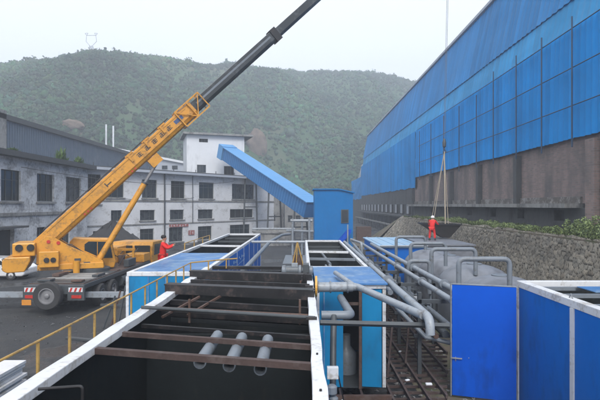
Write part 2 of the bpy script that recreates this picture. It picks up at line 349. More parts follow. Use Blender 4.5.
# dense crown cores, tinted darker than the leaves around them
ico = bmesh.new(); bmesh.ops.create_icosphere(ico, subdivisions=1, radius=1); iv = np.array([v.co[:] for v in ico.verts]); jf = np.array([[v.index for v in f.verts] for f in ico.faces]); ico.free()
cv = (iv[None]*rng.uniform(.6, .95, (n, len(iv), 1))*rad[:, None, None]*np.array([1, 1, .85])+C[:, None]).reshape(-1, 3)
cf = (jf[None]+(np.arange(n)*len(iv))[:, None, None]).reshape(-1, 3)
wood = np_mesh('woodland', Q, F, 'hillleaf', tint); tag(wood, kind='stuff'); wood['label'] = 'scrub woodland covering the hill slopes'
core = np_mesh('woodland_crown_core', cv, cf, 'hillleaf', np.repeat(base*.8, len(iv), 0)); tag(core, kind='stuff')

# ------------------------------------------------------------ walls with openings
def wall_grid(mb, org, u, W, H, th, holes, nrm):
    """wall in plane (u, z) starting at org; nrm = inward direction (thickness)"""
    org = Vector(org); u = Vector(u).normalized(); nrm = Vector(nrm).normalized()
    xs = sorted(set([0, W]+[h[0] for h in holes]+[h[1] for h in holes])); zs = sorted(set([0, H]+[h[2] for h in holes]+[h[3] for h in holes]))
    def solid(i, j):
        if i < 0 or j < 0 or i >= len(xs)-1 or j >= len(zs)-1: return False
        cx, cz = (xs[i]+xs[i+1])/2, (zs[j]+zs[j+1])/2
        return not any(h[0] < cx < h[1] and h[2] < cz < h[3] for h in holes)
    P = lambda x, z, d: org+u*x+Vector((0, 0, z))+nrm*d
    for i in range(len(xs)-1):
        for j in range(len(zs)-1):
            if not solid(i, j): continue
            x0, x1, z0, z1 = xs[i], xs[i+1], zs[j], zs[j+1]
            for d in (0, th): mb.add([P(x0, z0, d), P(x1, z0, d), P(x1, z1, d), P(x0, z1, d)], [(0, 1, 2, 3)])
            for (di, dj, a, b) in ((-1, 0, (x0, z0), (x0, z1)), (1, 0, (x1, z0), (x1, z1)), (0, -1, (x0, z0), (x1, z0)), (0, 1, (x0, z1), (x1, z1))):
                if not solid(i+di, j+dj): mb.add([P(*a, 0), P(*b, 0), P(*b, th), P(*a, th)], [(0, 1, 2, 3)])
    return P
WR = random.Random(8)
def window(P, x0, x1, z0, z1, parent, nx=3, nz_=2, d=.16, fm='winframe', broken=False):
    f = MB(); t = .06
    def bx(a0, a1, b0, b1, d0, d1):
        vs = [P(a0, b0, d0), P(a1, b0, d0), P(a1, b0, d1), P(a0, b0, d1), P(a0, b1, d0), P(a1, b1, d0), P(a1, b1, d1), P(a0, b1, d1)]
        f.add(vs, [(0, 3, 2, 1), (4, 5, 6, 7), (0, 1, 5, 4), (1, 2, 6, 5), (2, 3, 7, 6), (3, 0, 4, 7)])
    bx(x0+.004, x0+t, z0+.004, z1-.004, d, d+.06); bx(x1-t, x1-.004, z0+.004, z1-.004, d, d+.06)
    bx(x0+t, x1-t, z0+.004, z0+t, d, d+.06); bx(x0+t, x1-t, z1-t, z1-.004, d, d+.06)
    for i in range(1, nx): xx = x0+(x1-x0)*i/nx; bx(xx-.025, xx+.025, z0+t, z1-t, d+.003, d+.055)
    for i in range(1, nz_):
        zz = z0+(z1-z0)*(.68 if nz_ == 2 else i/nz_)
        for k in range(nx):
            a = x0+(x1-x0)*k/nx+(t if k == 0 else .025); b = x0+(x1-x0)*(k+1)/nx-(t if k == nx-1 else .025); bx(a, b, zz-.022, zz+.022, d+.005, d+.05)
    fo = f.build('window', fm, parent)
    g_ = MB().add([P(x0+.01, z0+.01, d+.07), P(x1-.01, z0+.01, d+.07), P(x1-.01, z1-.01, d+.07), P(x0+.01, z1-.01, d+.07)], [(0, 1, 2, 3)])
    g_.build('pane', WR.choice(['glass', 'glass', 'glass', 'glass2', 'glass3', 'glass3']), fo); return fo

# ------------------------------------------------------------ left two-storey building (facade faces +X)
bx_, y0, y1, H = -22.5, 20.0, 50.0, 8.6
bl = empty('old_brick_building', (bx_-5, 35, 0), 'low old building with peeling grey-white walls behind the crane at the left edge', 'building')
def pxY(p): return bx_*480/(p-303)
holes = []
for a, b in ((1, 21), (37, 54), (66, 81)): holes.append((pxY(a)-y0, pxY(b)-y0, 5.2, 7.6))
holes += [(4, 6.5, 5.2, 7.6), (8.5, 11, 5.2, 7.6)]
low = [(pxY(4)-y0-1.5, pxY(14)-y0, 0, 3.0), (pxY(37)-y0, pxY(46)-y0, .9, 3.0), (pxY(60)-y0, pxY(70)-y0, .9, 2.9)]
mb = MB(); P = wall_grid(mb, (bx_, y0, 0), (0, 1, 0), y1-y0, H, .35, holes+low, (-1, 0, 0))
mb.add([(bx_, y1, 0), (bx_-12, y1, 0), (bx_-12, y1, H), (bx_, y1, H)], [(0, 1, 2, 3)])
mb.add([(bx_, y0, 0), (bx_-12, y0, 0), (bx_-12, y0, H), (bx_, y0, H)], [(0, 1, 2, 3)])
mb.add([(bx_-12, y0, 0), (bx_-12, y1, 0), (bx_-12, y1, H), (bx_-12, y0, H)], [(0, 1, 2, 3)])
mb.build('wall', 'facade_old', bl)
for h in holes: window(P, *h, bl, 3, 2)
for h in low[1:]: window(P, *h, bl, 2, 2)
MB().add([P(low[0][0], 0, .3), P(low[0][1], 0, .3), P(low[0][1], 3, .3), P(low[0][0], 3, .3)], [(0, 1, 2, 3)]).build('doorway', 'liner', bl)
MB().box(bx_-12.3, bx_+.8, y0-.3, y1+.5, H, H+.42).build('roof', 'roofdark', bl)
MB().box(bx_+.003, bx_+.18, y0, y1-.003, 4.05, 4.3).build('band_course', 'concrete', bl)
MB().box(bx_+.003, bx_+1.1, pxY(0)-2.5, pxY(15), 3.15, 3.3).build('canopy', 'roofdark', bl)
for h in holes: MB().box(bx_+.003, bx_+.16, y0+h[0]-.15, y0+h[1]+.15, 5.02, 5.18).build('window_sill', 'concrete', bl)
# weeds growing on the flat roof
def tuft(name, pts, hs, label, cat, group=None, seed=1, spread=.5, leaf=.1, nl=40, cols=((.05, .1, .025), (.1, .17, .04))):
    g = np.random.default_rng(seed); Vs = []; Fs = []; Ts = []; k = 0
    for (x, y, z), h in zip(pts, hs):
        for i in range(nl):
            a = g.uniform(0, 6.28); r0 = g.uniform(0, spread*.4); r1 = r0+g.uniform(.1, spread); hh = h*g.uniform(.45, 1.0)
            b0 = np.array([x+math.cos(a)*r0, y+math.sin(a)*r0, z]); tip = np.array([x+math.cos(a)*r1, y+math.sin(a)*r1, z+hh])
            w_ = leaf*g.uniform(.5, 1); sd = np.array([-math.sin(a), math.cos(a), 0])*w_; mid = b0*.45+tip*.55+np.array([0, 0, hh*.12])
            c = np.array(cols[0])+(np.array(cols[1])-np.array(cols[0]))*g.uniform(0, 1)
            Vs += [b0-sd*.3, mid-sd, tip, mid+sd]; Fs.append([k, k+1, k+2, k+3]); Ts += [c]*4; k += 4
    V = np.array(Vs); c0 = V.mean(0); c0[2] = V[:, 2].min()
    o = np_mesh(name, V-c0, np.array(Fs), 'leaf', np.array(Ts)); o.location = c0
    return tag(o, label, cat, group)
for i, (px_, hh, lb) in enumerate(((20, .5, 'pale weeds on the flat roof edge near the left border'), (67, 1.5, 'small dark shrub growing on the flat roof of the old building'), (84, 1.0, 'sparse weed at the far corner of the old flat roof'))):
    Y_ = bx_*480/(px_-303); tuft('roof_weed', [(bx_-.3-j*.1, Y_+j*.5-1, H+.42) for j in range(5)], [hh*.5, hh*.8, hh, hh*.7, hh*.4], lb, 'weed', 'weeds on the flat roof', seed=40+i, spread=.4, nl=30)

# big grey shed behind it
gs = empty('grey_shed', (-44, 75, 0), 'long slate-grey clad shed rising behind the old building', 'shed')
MB().box(-60, -34, 52, 108, 0, 14.6).build('wall', 'greyclad', gs)
MB().box(-60.3, -33.6, 51.6, 108.3, 14.6, 15.2).build('roof', 'roofdark', gs)
MB().box(-34.003, -33.6, 52.6, 54.4, 0, 15.6).build('end_pillar', 'concrete', gs)
m_ = MB()
for i in range(112): m_.box(-33.998, -33.95, 52.6+i*.5, 52.7+i*.5, .1, 14.5)
m_.build('cladding_rib', 'greyclad', gs)
# pale hall further back with shallow roof
ph = empty('pale_hall', (-32, 118, 0), 'pale grey hall with shallow pitched roof beyond the boom of the crane', 'building')
fr = lambda a, b, d: (a, 113+d, b)
MB().prism([(-47, 0), (-24.5, 0), (-24.5, 13.9), (-47, 18.4)], 0, 12, fr).build('wall', 'paleclad', ph)
MB().prism([(-47.4, 18.52), (-24.1, 13.86), (-24.1, 14.4), (-47.4, 19.0)], -.6, 13, fr).build('roof', 'whitewall', ph)
for a in (-33.2, -30.8, -39):
    z_ = 14.2 if a > -35 else 15.8; P = lambda x, z, d, a=a, z_=z_: Vector((a+x, 112.9+d, z_-.9+z)); window(P, 0, 1.3, 0, .9, ph, 2, 1, d=.0)
tag(MB().tube([(-52.5, 128, 14), (-52.5, 128, 26.4)], .22, 8).build('utility_post', 'whitewall'), 'left of two slim white posts standing below the hill', 'post', 'white posts below the hill')
tag(MB().tube([(-50.6, 128, 14), (-50.6, 128, 26)], .22, 8).build('utility_post', 'whitewall'), 'right of two slim white posts standing below the hill', 'post', 'white posts below the hill')

# ------------------------------------------------------------ central three-storey building (facade turned to the right)
A0 = Vector((-23.4, 51.5, 0)); B0 = Vector((-4.6, 75.8, 0)); u = (B0-A0).normalized(); nb = Vector((-u.y, u.x, 0)); W = (B0-A0).length; H = 8.75
cb = empty('office_block', ((A0+B0)/2+nb*4), 'three-storey whitewashed block stained grey with rows of dark windows behind the crane boom', 'building')
def upx(p):   # distance along the facade that is seen in direction p
    k_ = (p-303)/480; t = (k_*A0.y-A0.x)/(u.x-k_*u.y); return t
holes = []
for a, b in ((88, 100), (106, 124), (142, 157), (171, 185), (199, 214), (232, 254)): holes.append((max(.25, upx(a)), upx(b), 5.75, 7.95))
holes[0] = (holes[0][0], holes[0][1]+.1, 5.0, 8.25)
for a, b in ((111, 122), (140, 155), (170, 184), (198, 213), (230, 253)): holes.append((upx(a), upx(b), 3.05, 4.3))
for a, b in ((93, 103), (112, 124), (140, 154), (169, 183), (198, 212), (230, 250)): holes.append((upx(a), upx(b), .25, 2.05))
mb = MB(); P = wall_grid(mb, A0, u, W, H, .35, holes, nb)
D = 12
for (p, q) in ((A0, A0+nb*D), (B0, B0+nb*D), (A0+nb*D, B0+nb*D)):
    mb.add([p, q, q+Vector((0, 0, H)), p+Vector((0, 0, H))], [(0, 1, 2, 3)])
mb.build('wall', 'facade', cb)
for h in holes: window(P, *h, cb, 4 if h[1]-h[0] > 4 else 3, 2 if h[2] != 3.05 else 1)
def slab(mb, a0, a1, d0, d1, z0, z1):
    vs = [P(a0, z0, d0), P(a1, z0, d0), P(a1, z0, d1), P(a0, z0, d1), P(a0, z1, d0), P(a1, z1, d0), P(a1, z1, d1), P(a0, z1, d1)]
    return mb.add(vs, [(0, 3, 2, 1), (4, 5, 6, 7), (0, 1, 5, 4), (1, 2, 6, 5), (2, 3, 7, 6), (3, 0, 4, 7)])
slab(MB(), -.7, W+.9, -.9, D+.5, H, H+.28).build('roof_slab', 'paleclad', cb)
slab(MB(), -.5, W+.7, -.7, D+.3, H+.282, H+.42).build('roof', 'roofdark', cb)
m_ = MB(); slab(m_, 0, W, -.08, -.003, 5.3, 5.5); slab(m_, 0, W, -.07, -.003, 2.5, 2.66); m_.build('band_course', 'concrete', cb)
for h in holes: slab(MB(), h[0]-.12, h[1]+.12, -.14, -.003, h[2]-.14, h[2]-.004).build('window_sill', 'concrete', cb)
MB().tube([P(upx(164), 0, -.15), P(upx(164), H, -.15)], .09, 8).build('drainpipe', 'darksteel', cb)
MB().tube([P(upx(192), 2.6, -.15), P(upx(192), H, -.15)], .05, 8).build('drainpipe', 'darksteel', cb)
# faded red sign boards over the ground floor; the lettering is worn to pale marks
for a, b, z0, z1 in ((169, 188, 2.12, 2.46), (188, 194, 1.0, 1.6)):
    sgn = slab(MB(), upx(a), upx(b), -.1, -.085, z0, z1).build('sign_board', 'redsign', cb)
    m_ = MB(); nn = int((upx(b)-upx(a))/.45); rs = random.Random(5)
    for i in range(nn):
        a0 = upx(a)+.12+i*.45
        for k_ in range(4):
            q = z0+.06+(z1-z0-.14)*rs.random(); slab(m_, a0+rs.random()*.1, a0+.2+rs.random()*.08, -.106, -.101, q, q+.03)
        slab(m_, a0+.13, a0+.16, -.1085, -.1065, z0+.06, z1-.06)
    m_.build('lettering', 'whitewall', sgn)
m_ = MB()
for i in range(7):
    a0 = 1.5+i*3.6; m_.tube([P(a0, H+.42, 1), P(a0, H+.9, 1)], .05, 6)
m_.build('roof_vent', 'darksteel', cb)

# penthouse tower behind
tw = empty('white_tower', (-14, 84, 0), 'tall white transfer tower with small windows and flat overhanging roof', 'building')
T0 = Vector((-18.9, 78, 0)); T1 = Vector((-9.9, 81, 0)); tu = (T1-T0).normalized(); tn = Vector((-tu.y, tu.x, 0)); TW = (T1-T0).length; TH = 16.4
def tpx(p): k_ = (p-303)/480; return (k_*T0.y-T0.x)/(tu.x-k_*tu.y)
hl = [(tpx(199), tpx(208), 15.2, 15.8), (tpx(197), tpx(206), 10.2, 11.5), (tpx(224), tpx(234), 9.9, 11.4)]
mb = MB(); P = wall_grid(mb, T0, tu, TW, TH, .3, hl, tn)
for (p, q) in ((T0, T0+tn*7), (T1, T1+tn*7), (T0+tn*7, T1+tn*7)): mb.add([p, q, q+Vector((0, 0, TH)), p+Vector((0, 0, TH))], [(0, 1, 2, 3)])
mb.build('wall', 'whitewall', tw)
for h in hl: window(P, *h, tw, 3, 1)
slab(MB(), -.6, TW+1.4, -.7, 7.6, TH, TH+.3).build('roof', 'concrete', tw)

# inclined conveyor gallery from the tower down to the blue house
gal = empty('conveyor_gallery', (-6, 70, 5), 'long sloping light-blue conveyor gallery running down from the white tower', 'conveyor')
g0 = Vector((-11.6, 76.2, 13.0)); g1 = Vector((1.2, 58.5, 4.4)); gd = (g1-g0).normalized(); gr = gd.cross(Vector((0, 0, 1))).normalized(); gu = gr.cross(gd)
def gf(a, b, d): return g0+gd*a+gr*b+gu*d
GL = (g1-g0).length
def gbox(mb, a0, a1, b0, b1, d0, d1):
    vs = [gf(a0, b0, d0), gf(a1, b0, d0), gf(a1, b1, d0), gf(a0, b1, d0), gf(a0, b0, d1), gf(a1, b0, d1), gf(a1, b1, d1), gf(a0, b1, d1)]
    return mb.add(vs, [(0, 3, 2, 1), (4, 5, 6, 7), (0, 1, 5, 4), (1, 2, 6, 5), (2, 3, 7, 6), (3, 0, 4, 7)])
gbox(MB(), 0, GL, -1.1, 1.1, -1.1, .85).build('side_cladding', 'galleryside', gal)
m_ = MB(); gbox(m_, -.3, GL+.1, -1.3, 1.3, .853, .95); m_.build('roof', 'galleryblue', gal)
m_ = MB()
for i in range(int(GL/.6)): gbox(m_, i*.6, i*.6+.03, -1.3, 1.3, .952, .962); gbox(m_, i*.6, i*.6+.06, -1.12, -1.103, -1.0, .8); gbox(m_, i*.6, i*.6+.06, 1.103, 1.12, -1.0, .8)
m_.build('cladding_rib', 'galleryblue', gal)
gbox(MB(), -1.9, 0-.31, -1.25, 1.25, -1.2, 1.05).build('head_box', 'galleryblue', gal)
for t_ in (.32, .62, .9):
    q = g0+gd*GL*t_-gu*1.1; m_ = MB()
    for s in (-.9, .9):
        a = q+gr*s; m_.bar(a, (a.x+gr.x*s*.3, a.y+gr.y*s*.3, 0), .22, .22)
    zz = q.z*.5; m_.bar(q-gr*1.0-Vector((0, 0, q.z*.5)), q+gr*1.0-Vector((0, 0, q.z*.5)), .15, .15)
    m_.build('trestle', 'darksteel', gal)
# blue metal house at the foot of the gallery
bh = empty('blue_metal_house', (3.1, 50, 0), 'small bright-blue corrugated metal house at the foot of the conveyor', 'building')
fr = lambda a, b, d: (a, 48+d, b)
MB().prism([(1.15, 0), (5.0, 0), (5.0, 6.1), (3.6, 6.42), (1.15, 6.42)], 0, 5, fr).build('wall', 'boxblue', bh)
MB().prism([(1.0, 6.43), (3.6, 6.43), (5.15, 6.08), (5.15, 6.18), (3.6, 6.53), (1.0, 6.53)], -.2, 5.2, fr).build('roof', 'boxblue', bh)
m_ = MB()
for i in range(25):
    x = 1.2+i*.155
    if 3.75 < x < 4.6: m_.box(x, x+.05, 47.96, 48-.002, .1, 2.95); m_.box(x, x+.05, 47.96, 48-.002, 4.5, 6.0)
    else: m_.box(x, x+.05, 47.96, 48-.002, .1, 6.08)
m_.build('cladding_rib', 'boxblue', bh)
w_ = MB().box(3.8, 4.55, 47.9, 47.955, 3.1, 4.45).build('window', 'winframe', bh); MB().box(3.87, 4.48, 47.88, 47.897, 3.17, 4.38).build('pane', 'glass', w_)
MB().prism([(2.3, .05), (4.4, 2.5), (4.7, 2.5), (4.7, 2.2), (2.9, .05)], -1.2, -.3, fr).build('stair_shadow_panel', 'deepblue', bh)  # dark sloping panel, shaped and coloured as the stair's shadow
MB().bar((4.35, 46.7, 0), (4.35, 46.7, 3.0), .12, .12).build('stair_post', 'lightgrey', bh)

# low far buildings in the gap under the gallery
for x0, x1, Y_, h, lb in ((-3.5, 3.2, 92, 6.2, 'low dark workshop seen in the gap beneath the conveyor gallery'), (-7.2, -3.9, 99, 8.5, 'narrow grey brick annex just right of the whitewashed block')):
    r_ = empty('workshop', ((x0+x1)/2, Y_+3, 0), lb, 'building')
    P = lambda x, z, d: Vector((x0+x, Y_+d, z)); m_ = MB(); hs = [(.6+i*1.5, 1.5+i*1.5, 1.6, 2.9) for i in range(int((x1-x0-.8)/1.5))]
    P = wall_grid(m_, (x0, Y_, 0), (1, 0, 0), x1-x0, h, .3, hs, (0, 1, 0)); m_.box(x0, x1, Y_+.5, Y_+7, 0, h-.01); m_.build('wall', 'concrete', r_)
    MB().box(x0-.3, x1+.3, Y_-.4, Y_+7.4, h, h+.3).build('roof', 'roofdark', r_)
    for q in hs: window(P, *q, r_, 2, 1)
# round concrete thickener + pipework between the blocks
th = empty('round_settling_basin', (-3.6, 60, 0), 'low round concrete basin on the yard beyond the tanks', 'basin')
MB().lathe((-3.6, 60, 0), [(2.6, 0), (2.6, 1.5), (2.75, 1.5), (2.75, 1.7), (2.35, 1.7), (2.3, .7)], 36).build('basin_wall', 'concrete', th, smooth=True)
MB().tube([(-6.3, 59.6, 1.95), (-1, 59.6, 1.95)], .12, 8).build('bridge_pipe', 'lightgrey', th)
m_ = MB()
for x, y in ((-1.0, 46), (-.1, 47), (.6, 45.5)): m_.tube([(x, y, 0), (x, y, 3.6)], .1, 8)
m_.tube([(-1.2, 46, 3.4), (.9, 46, 3.4)], .13, 8); m_.tube([(-1.6, 47, 2.4), (1, 45.3, 2.4)], .1, 8)
tag(m_.build('pipe_gantry', 'lightgrey'), 'pale pipe gantry on the yard left of the blue metal house', 'pipework')

for i, (a_, b_, lb_) in enumerate((((-22.3, 38, 7.9), (-9.5, 70, 8.4), 'thin black cable sagging from the old building to the whitewashed block'), ((-22.2, 46, 6.6), (-14, 64, 6.0), 'lower black cable strung between the two left buildings'))):
    P0, P1 = Vector(a_), Vector(b_); tag(MB().tube([P0.lerp(P1, t/12)-Vector((0, 0, .9*4*(t/12)*(1-t/12))) for t in range(13)], .025, 5).build('cable', 'black'), lb_, 'cable')

# ------------------------------------------------------------ coal heap and yard bits
def heap(name, c, r, h, m, label, cat, seed=2, n=48):
    g = []; f = []; k = 0; rings = 12
    for i in range(rings+1):
        t = i/rings
        for j in range(n):
            a = 2*math.pi*j/n; rr = r*t*(1+.12*math.sin(3*a+seed)+.06*math.sin(7*a+seed*2)); g.append((c[0]+rr*math.cos(a), c[1]+rr*math.sin(a), c[2]+h*(1-t)**1.05*(1+.05*math.sin(5*a+i))+random.Random(i*n+j+seed).uniform(-.06, .06)*h*(t > 0)*(t < 1)))
    for i in range(rings):
        for j in range(n): f.append((i*n+j, i*n+(j+1) % n, (i+1)*n+(j+1) % n, (i+1)*n+j))
    return tag(MB().add(g, f).build(name, m, smooth=True), label, cat)
heap('coal_heap', (-18.3, 46, 0), 4.6, 3.3, 'coal', 'dark cone of coal behind the yellow crane', 'heap')

# ------------------------------------------------------------ big blue tarp-clad shed on the right
XS = 17.0
sh = empty('coal_shed', (30, 80, 0), 'huge long shed wrapped in blue sheeting above an old brick wall on the right', 'shed')
def sheet(name, prof, ya, yb, m, dy=.16, amp=.05, per=.72, seed=0, wob=.12, hem=0.):
    """corrugated sheet hung along Y; prof = [(x, z)] from the bottom up"""
    ys = np.arange(ya, yb+dy, dy); nv = 14
    L_ = np.array(prof, float); s = np.concatenate([[0], np.cumsum(np.hypot(*np.diff(L_, axis=0).T))]); t = np.linspace(0, s[-1], nv)
    xs, zs = np.interp(t, s, L_[:, 0]), np.interp(t, s, L_[:, 1])
    YY_, TT = np.meshgrid(ys, np.arange(nv), indexing='ij')
    X_ = xs[TT]; Z_ = zs[TT].copy()
    lo = (fbm(YY_/5, TT/3., 4, seed)-.5)*2
    rb = np.sin(YY_/per*2*math.pi+1.2*np.sin(YY_*.37+TT*.08))
    X_ = X_+amp*rb+lo*wob
    Z_ = Z_+np.where(TT == 0, (fbm(YY_/2.2, YY_*0, 4, seed+4)-.5)*hem, 0)
    V = np.stack([X_, YY_, Z_], 2).reshape(-1, 3); ni, nj = X_.shape; I = np.arange(ni*nj).reshape(ni, nj)
    F = np.stack([I[:-1, :-1], I[1:, :-1], I[1:, 1:], I[:-1, 1:]], 2).reshape(-1, 4)
    st = np.floor(YY_/(per*1.0)); rnd = vnoise(st*1.7+.5, st*0+seed, seed+8); big = fbm(YY_/9, TT/9., 3, seed+3)
    k_ = ((.84+.28*rnd)*(.88+.26*big)).reshape(-1, 1)
    o = np_mesh(name, V-np.array(sh.location), F, m, k_*np.array(m_cols[name]), True, sh); return o
m_cols = {'lower_tarpaulin': (.001, .25, .66), 'upper_cladding': (.025, .20, .48), 'translucent_band': (.03, .29, .60), 'annex_tarpaulin': (.002, .24, .62), 'roof': (.05, .17, .38)}
MT['tarp'] = mat('blue_tarpaulin', (.01, .17, .5, 1), .6, var=.11, scale=.25, dirt_or_sheen=(.02, .15, .36, 1), dirt_amt=.02, dirt_scale=.5, streak=.12, attr='tint', spec=.2)
sheet('lower_tarpaulin', [(XS-.35, 9.0), (XS-.3, 15.9)], 6, 71, 'tarp', seed=2, wob=.06, hem=.15, amp=.07, per=.6, dy=.1)
sheet('annex_tarpaulin', [(XS-.3, 7.5), (XS-.3, 15.9)], 71.2, 138, 'tarp', seed=5, hem=.4, wob=.14)
sheet('translucent_band', [(XS+.1, 15.95), (XS+.55, 18.3)], 6, 138, 'tarp', seed=9, amp=.03, wob=.05)
sheet('upper_cladding', [(XS+.4, 18.2), (XS+1.8, 24.9)], 6, 140, 'tarp', seed=12, amp=.06, per=.8, wob=.05)
sheet('roof', [(XS+1.7, 24.95), (XS+7, 29), (XS+16, 33), (XS+26, 34), (XS+38, 31), (XS+46, 25)], 6, 140, 'tarp', seed=13, dy=.5, per=1.5)
sheet('annex_tarpaulin', [(XS+.1, 6.8), (XS+.1, 13.2)], 138.5, 170, 'tarp', seed=6, hem=.7, wob=.3)
fr = lambda a, b, d: (XS+a, 138.5+d, b)
MB().prism([(.3, 13.2), (18, 13.2), (18, 20), (6, 20.5), (1.4, 17.5)], 0, 12, fr).build('end_gable', 'paleclad', sh)
MB().prism([(.3, 0), (18, 0), (18, 13.1), (.3, 13.1)], 0, 32, fr).build('end_wall', 'darkconcrete', sh)
MB().prism([(.5, 0), (44, 0), (44, 25), (24, 33), (8, 28.5), (2.2, 24.3), (1.2, 18), (.8, 0)], -.8, -.5, fr).build('gable_wall', 'greyclad', sh)
# eave trim
MB().box(XS+1.55, XS+1.95, 6, 140, 24.95, 25.25).build('eave', 'paleclad', sh)
# brick wall, ledge, base
MB().box(XS, XS+.4, 4, 73.5, 5.0, 9.6).build('brick_wall', 'brick', sh)
MB().box(XS-.15, XS-.003, 29.2, 73.5, 5.0, 5.42).build('plaster_skirting', 'plaster', sh)
MB().box(XS-1.1, XS+.4, 29.2, 73.5, 4.72, 4.997).build('ledge', 'concrete', sh)
MB().box(XS-.12, XS-.003, 4, 27.3, 3.3, 9.4).build('brick_wall', 'brick', sh)
for Y_ in (27.9, 37.6, 45.8, 54.4, 63.0, 73.2): MB().box(XS-.42, XS-.003 if Y_ > 29 else XS-.46, Y_-.28, Y_+.28, 5.0 if Y_ > 29 else 3.3, 8.75 if Y_ < 70 else 7.4).build('pilaster', 'darkconcrete', sh) if Y_ > 29 else MB().box(XS-.4, XS-.003, Y_-.55, Y_+.35, 3.3, 8.75).build('pilaster', 'brick', sh)
hs = [(Y_-20, Y_-20+1.3, .55, 1.25) for Y_ in (31, 36.5, 42, 48, 55, 62)]
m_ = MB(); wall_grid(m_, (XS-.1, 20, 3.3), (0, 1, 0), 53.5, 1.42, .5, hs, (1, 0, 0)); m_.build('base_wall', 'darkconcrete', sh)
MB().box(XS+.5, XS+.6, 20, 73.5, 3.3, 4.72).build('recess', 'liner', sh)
MB().box(XS+.41, XS+45, 4, 138, 0, 9.0).build('interior_block', 'darkconcrete', sh)
# lower open storey at the far end
m_ = MB(); hs = [(i*5+.5, i*5+4.6, .6, 2.6) for i in range(12)]+[(i*2.5+.4, i*2.5+2.05, 3.35, 5.0) for i in range(25)]
wall_grid(m_, (XS-.2, 74, 0), (0, 1, 0), 64, 7.7, .4, hs, (1, 0, 0)); m_.build('lower_wall', 'darkconcrete', sh)
for i in range(13):
    MB().box(XS-.5, XS-.26, 76+i*4.9, 76.5+i*4.9, 3.5, 5.0).build('white_post', 'paleclad', sh)
MB().box(XS-1.5, XS-.21, 74, 138, 3.0, 3.25).build('ledge', 'darkconcrete', sh)
MB().box(XS-2.0, XS-1.6, 74, 138, 1.35, 1.6).build('pipe_beam', 'concrete', sh)
for i in range(16): MB().box(XS-1.95, XS-1.7, 75+i*4, 75.3+i*4, 0, 1.35).build('beam_post', 'darkconcrete', sh)
# scaffold poles standing in front of the sheeting
for i, Y_ in enumerate((22, 25.4, 29, 32.7, 36.6, 41, 45, 50, 55.5, 61, 67)):
    z1 = 16.3 if i < 6 else 15.2
    MB().tube([(XS-.75, Y_, 8.4), (XS-.75, Y_, z1)], .05, 8).build('scaffold_pole', 'pole_tone', sh)
for z_ in (10.9, 13.2, 15.6):
    MB().tube([(XS-.68, 20, z_+.1), (XS-.68, 40, z_-.05), (XS-.68, 68, z_)], .035, 6).build('scaffold_rail', 'pole_tone', sh)

# ------------------------------------------------------------ dry stone retaining wall and terrace
def stone_wall(name, ya, yb, xtop, xbot, ztop, zbot, label, endrun=0):
    du = .05; us = np.arange(ya, yb, du); nv = 62; vs_ = np.linspace(0, 1, nv)
    U, T = np.meshgrid(us, vs_, indexing='ij'); Hh = ztop-zbot
    zz = T*Hh; rows = .20
    # jittered coursed cells
    r = np.floor(zz/rows); best = np.full(U.shape, 9.); sec = np.full(U.shape, 9.); cid = np.zeros(U.shape)
    for dr in (-1, 0, 1):
        rr = r+dr; off = vnoise(rr*3.1+.5, rr*0+.5, 3)*.4; cw = .40
        c = np.floor((U+off)/cw)
        for dc in (-1, 0, 1):
            cc = c+dc; jx = vnoise(cc*1.0+.01, rr*1.0+.01, 21); jz = vnoise(cc*1.0+.01, rr*1.0+.01, 22)
            cx = (cc+.2+.6*jx)*cw-off; cz = (rr+.25+.5*jz)*rows
            d = np.hypot((U-cx)/1.25, (zz-cz))
            idn = cc*57+rr*131
            nb_ = d < best; sec = np.where(nb_, best, np.minimum(sec, d)); cid = np.where(nb_, idn, cid); best = np.where(nb_, d, best)
    edge = np.clip((sec-best)/.05, 0, 1); hgt = (edge**.4)*.06+(vnoise(cid*.37, cid*.11, 4))*.07
    top = np.clip((1-T)*Hh/.25, 0, 1)
    X_ = xbot+(xtop-xbot)*T-hgt*top
    if endrun:
        e = np.clip((U-(yb-endrun))/endrun, 0, 1); X_ = X_-e*2.2*(1-T)
    Z_ = zbot+zz+ (T > .97)*(fbm(U/1.5, U*0, 3, 6)-.5)*.28
    if endrun: Z_ = np.where(T > .5, Z_, Z_)
    V = np.stack([X_, U, Z_], 2).reshape(-1, 3); ni, nj = U.shape; I = np.arange(ni*nj).reshape(ni, nj)
    F = np.stack([I[:-1, :-1], I[1:, :-1], I[1:, 1:], I[:-1, 1:]], 2).reshape(-1, 4)
    h1 = vnoise(cid*.73, cid*.29, 14).reshape(-1, 1); h2 = vnoise(cid*.53, cid*.19, 15).reshape(-1, 1); big = fbm(U/4, zz/1.5, 3, 17).reshape(-1, 1)
    tint = (np.array([.135, .13, .115])+h1*np.array([.18, .168, .14])+h2*np.array([.05, .03, .01]))*(.55+.8*big)*.92
    gap = (edge < .35).reshape(-1, 1)
    tint = np.where(gap, np.array([.05, .046, .038]), tint)
    c0 = np.array([xtop, (ya+yb)/2, zbot]); o = np_mesh(name, V-c0, F, 'stone', tint, False); o.location = c0
    tag(o, label, 'wall'); return o
sw = stone_wall('stone_retaining_wall', 8, 64, 13.1, 12.35, 3.4, 0, 'rough dry-stone retaining wall running below the brick wall on the right', 5)
t_ = MB().box(13.0, XS-.2, 8, 64, 2.9, 3.3).build('terrace', 'earth', local=True); tag(t_, kind='structure')
t_ = MB().add([(13.0, 64, 3.3), (XS-.2, 64, 3.3), (XS-.2, 70, 0), (9.5, 70, 0), (9.6, 64, 0)], [(0, 1, 2, 3), (0, 3, 4)]).build('terrace_bank', 'earth', local=True); tag(t_, kind='structure')
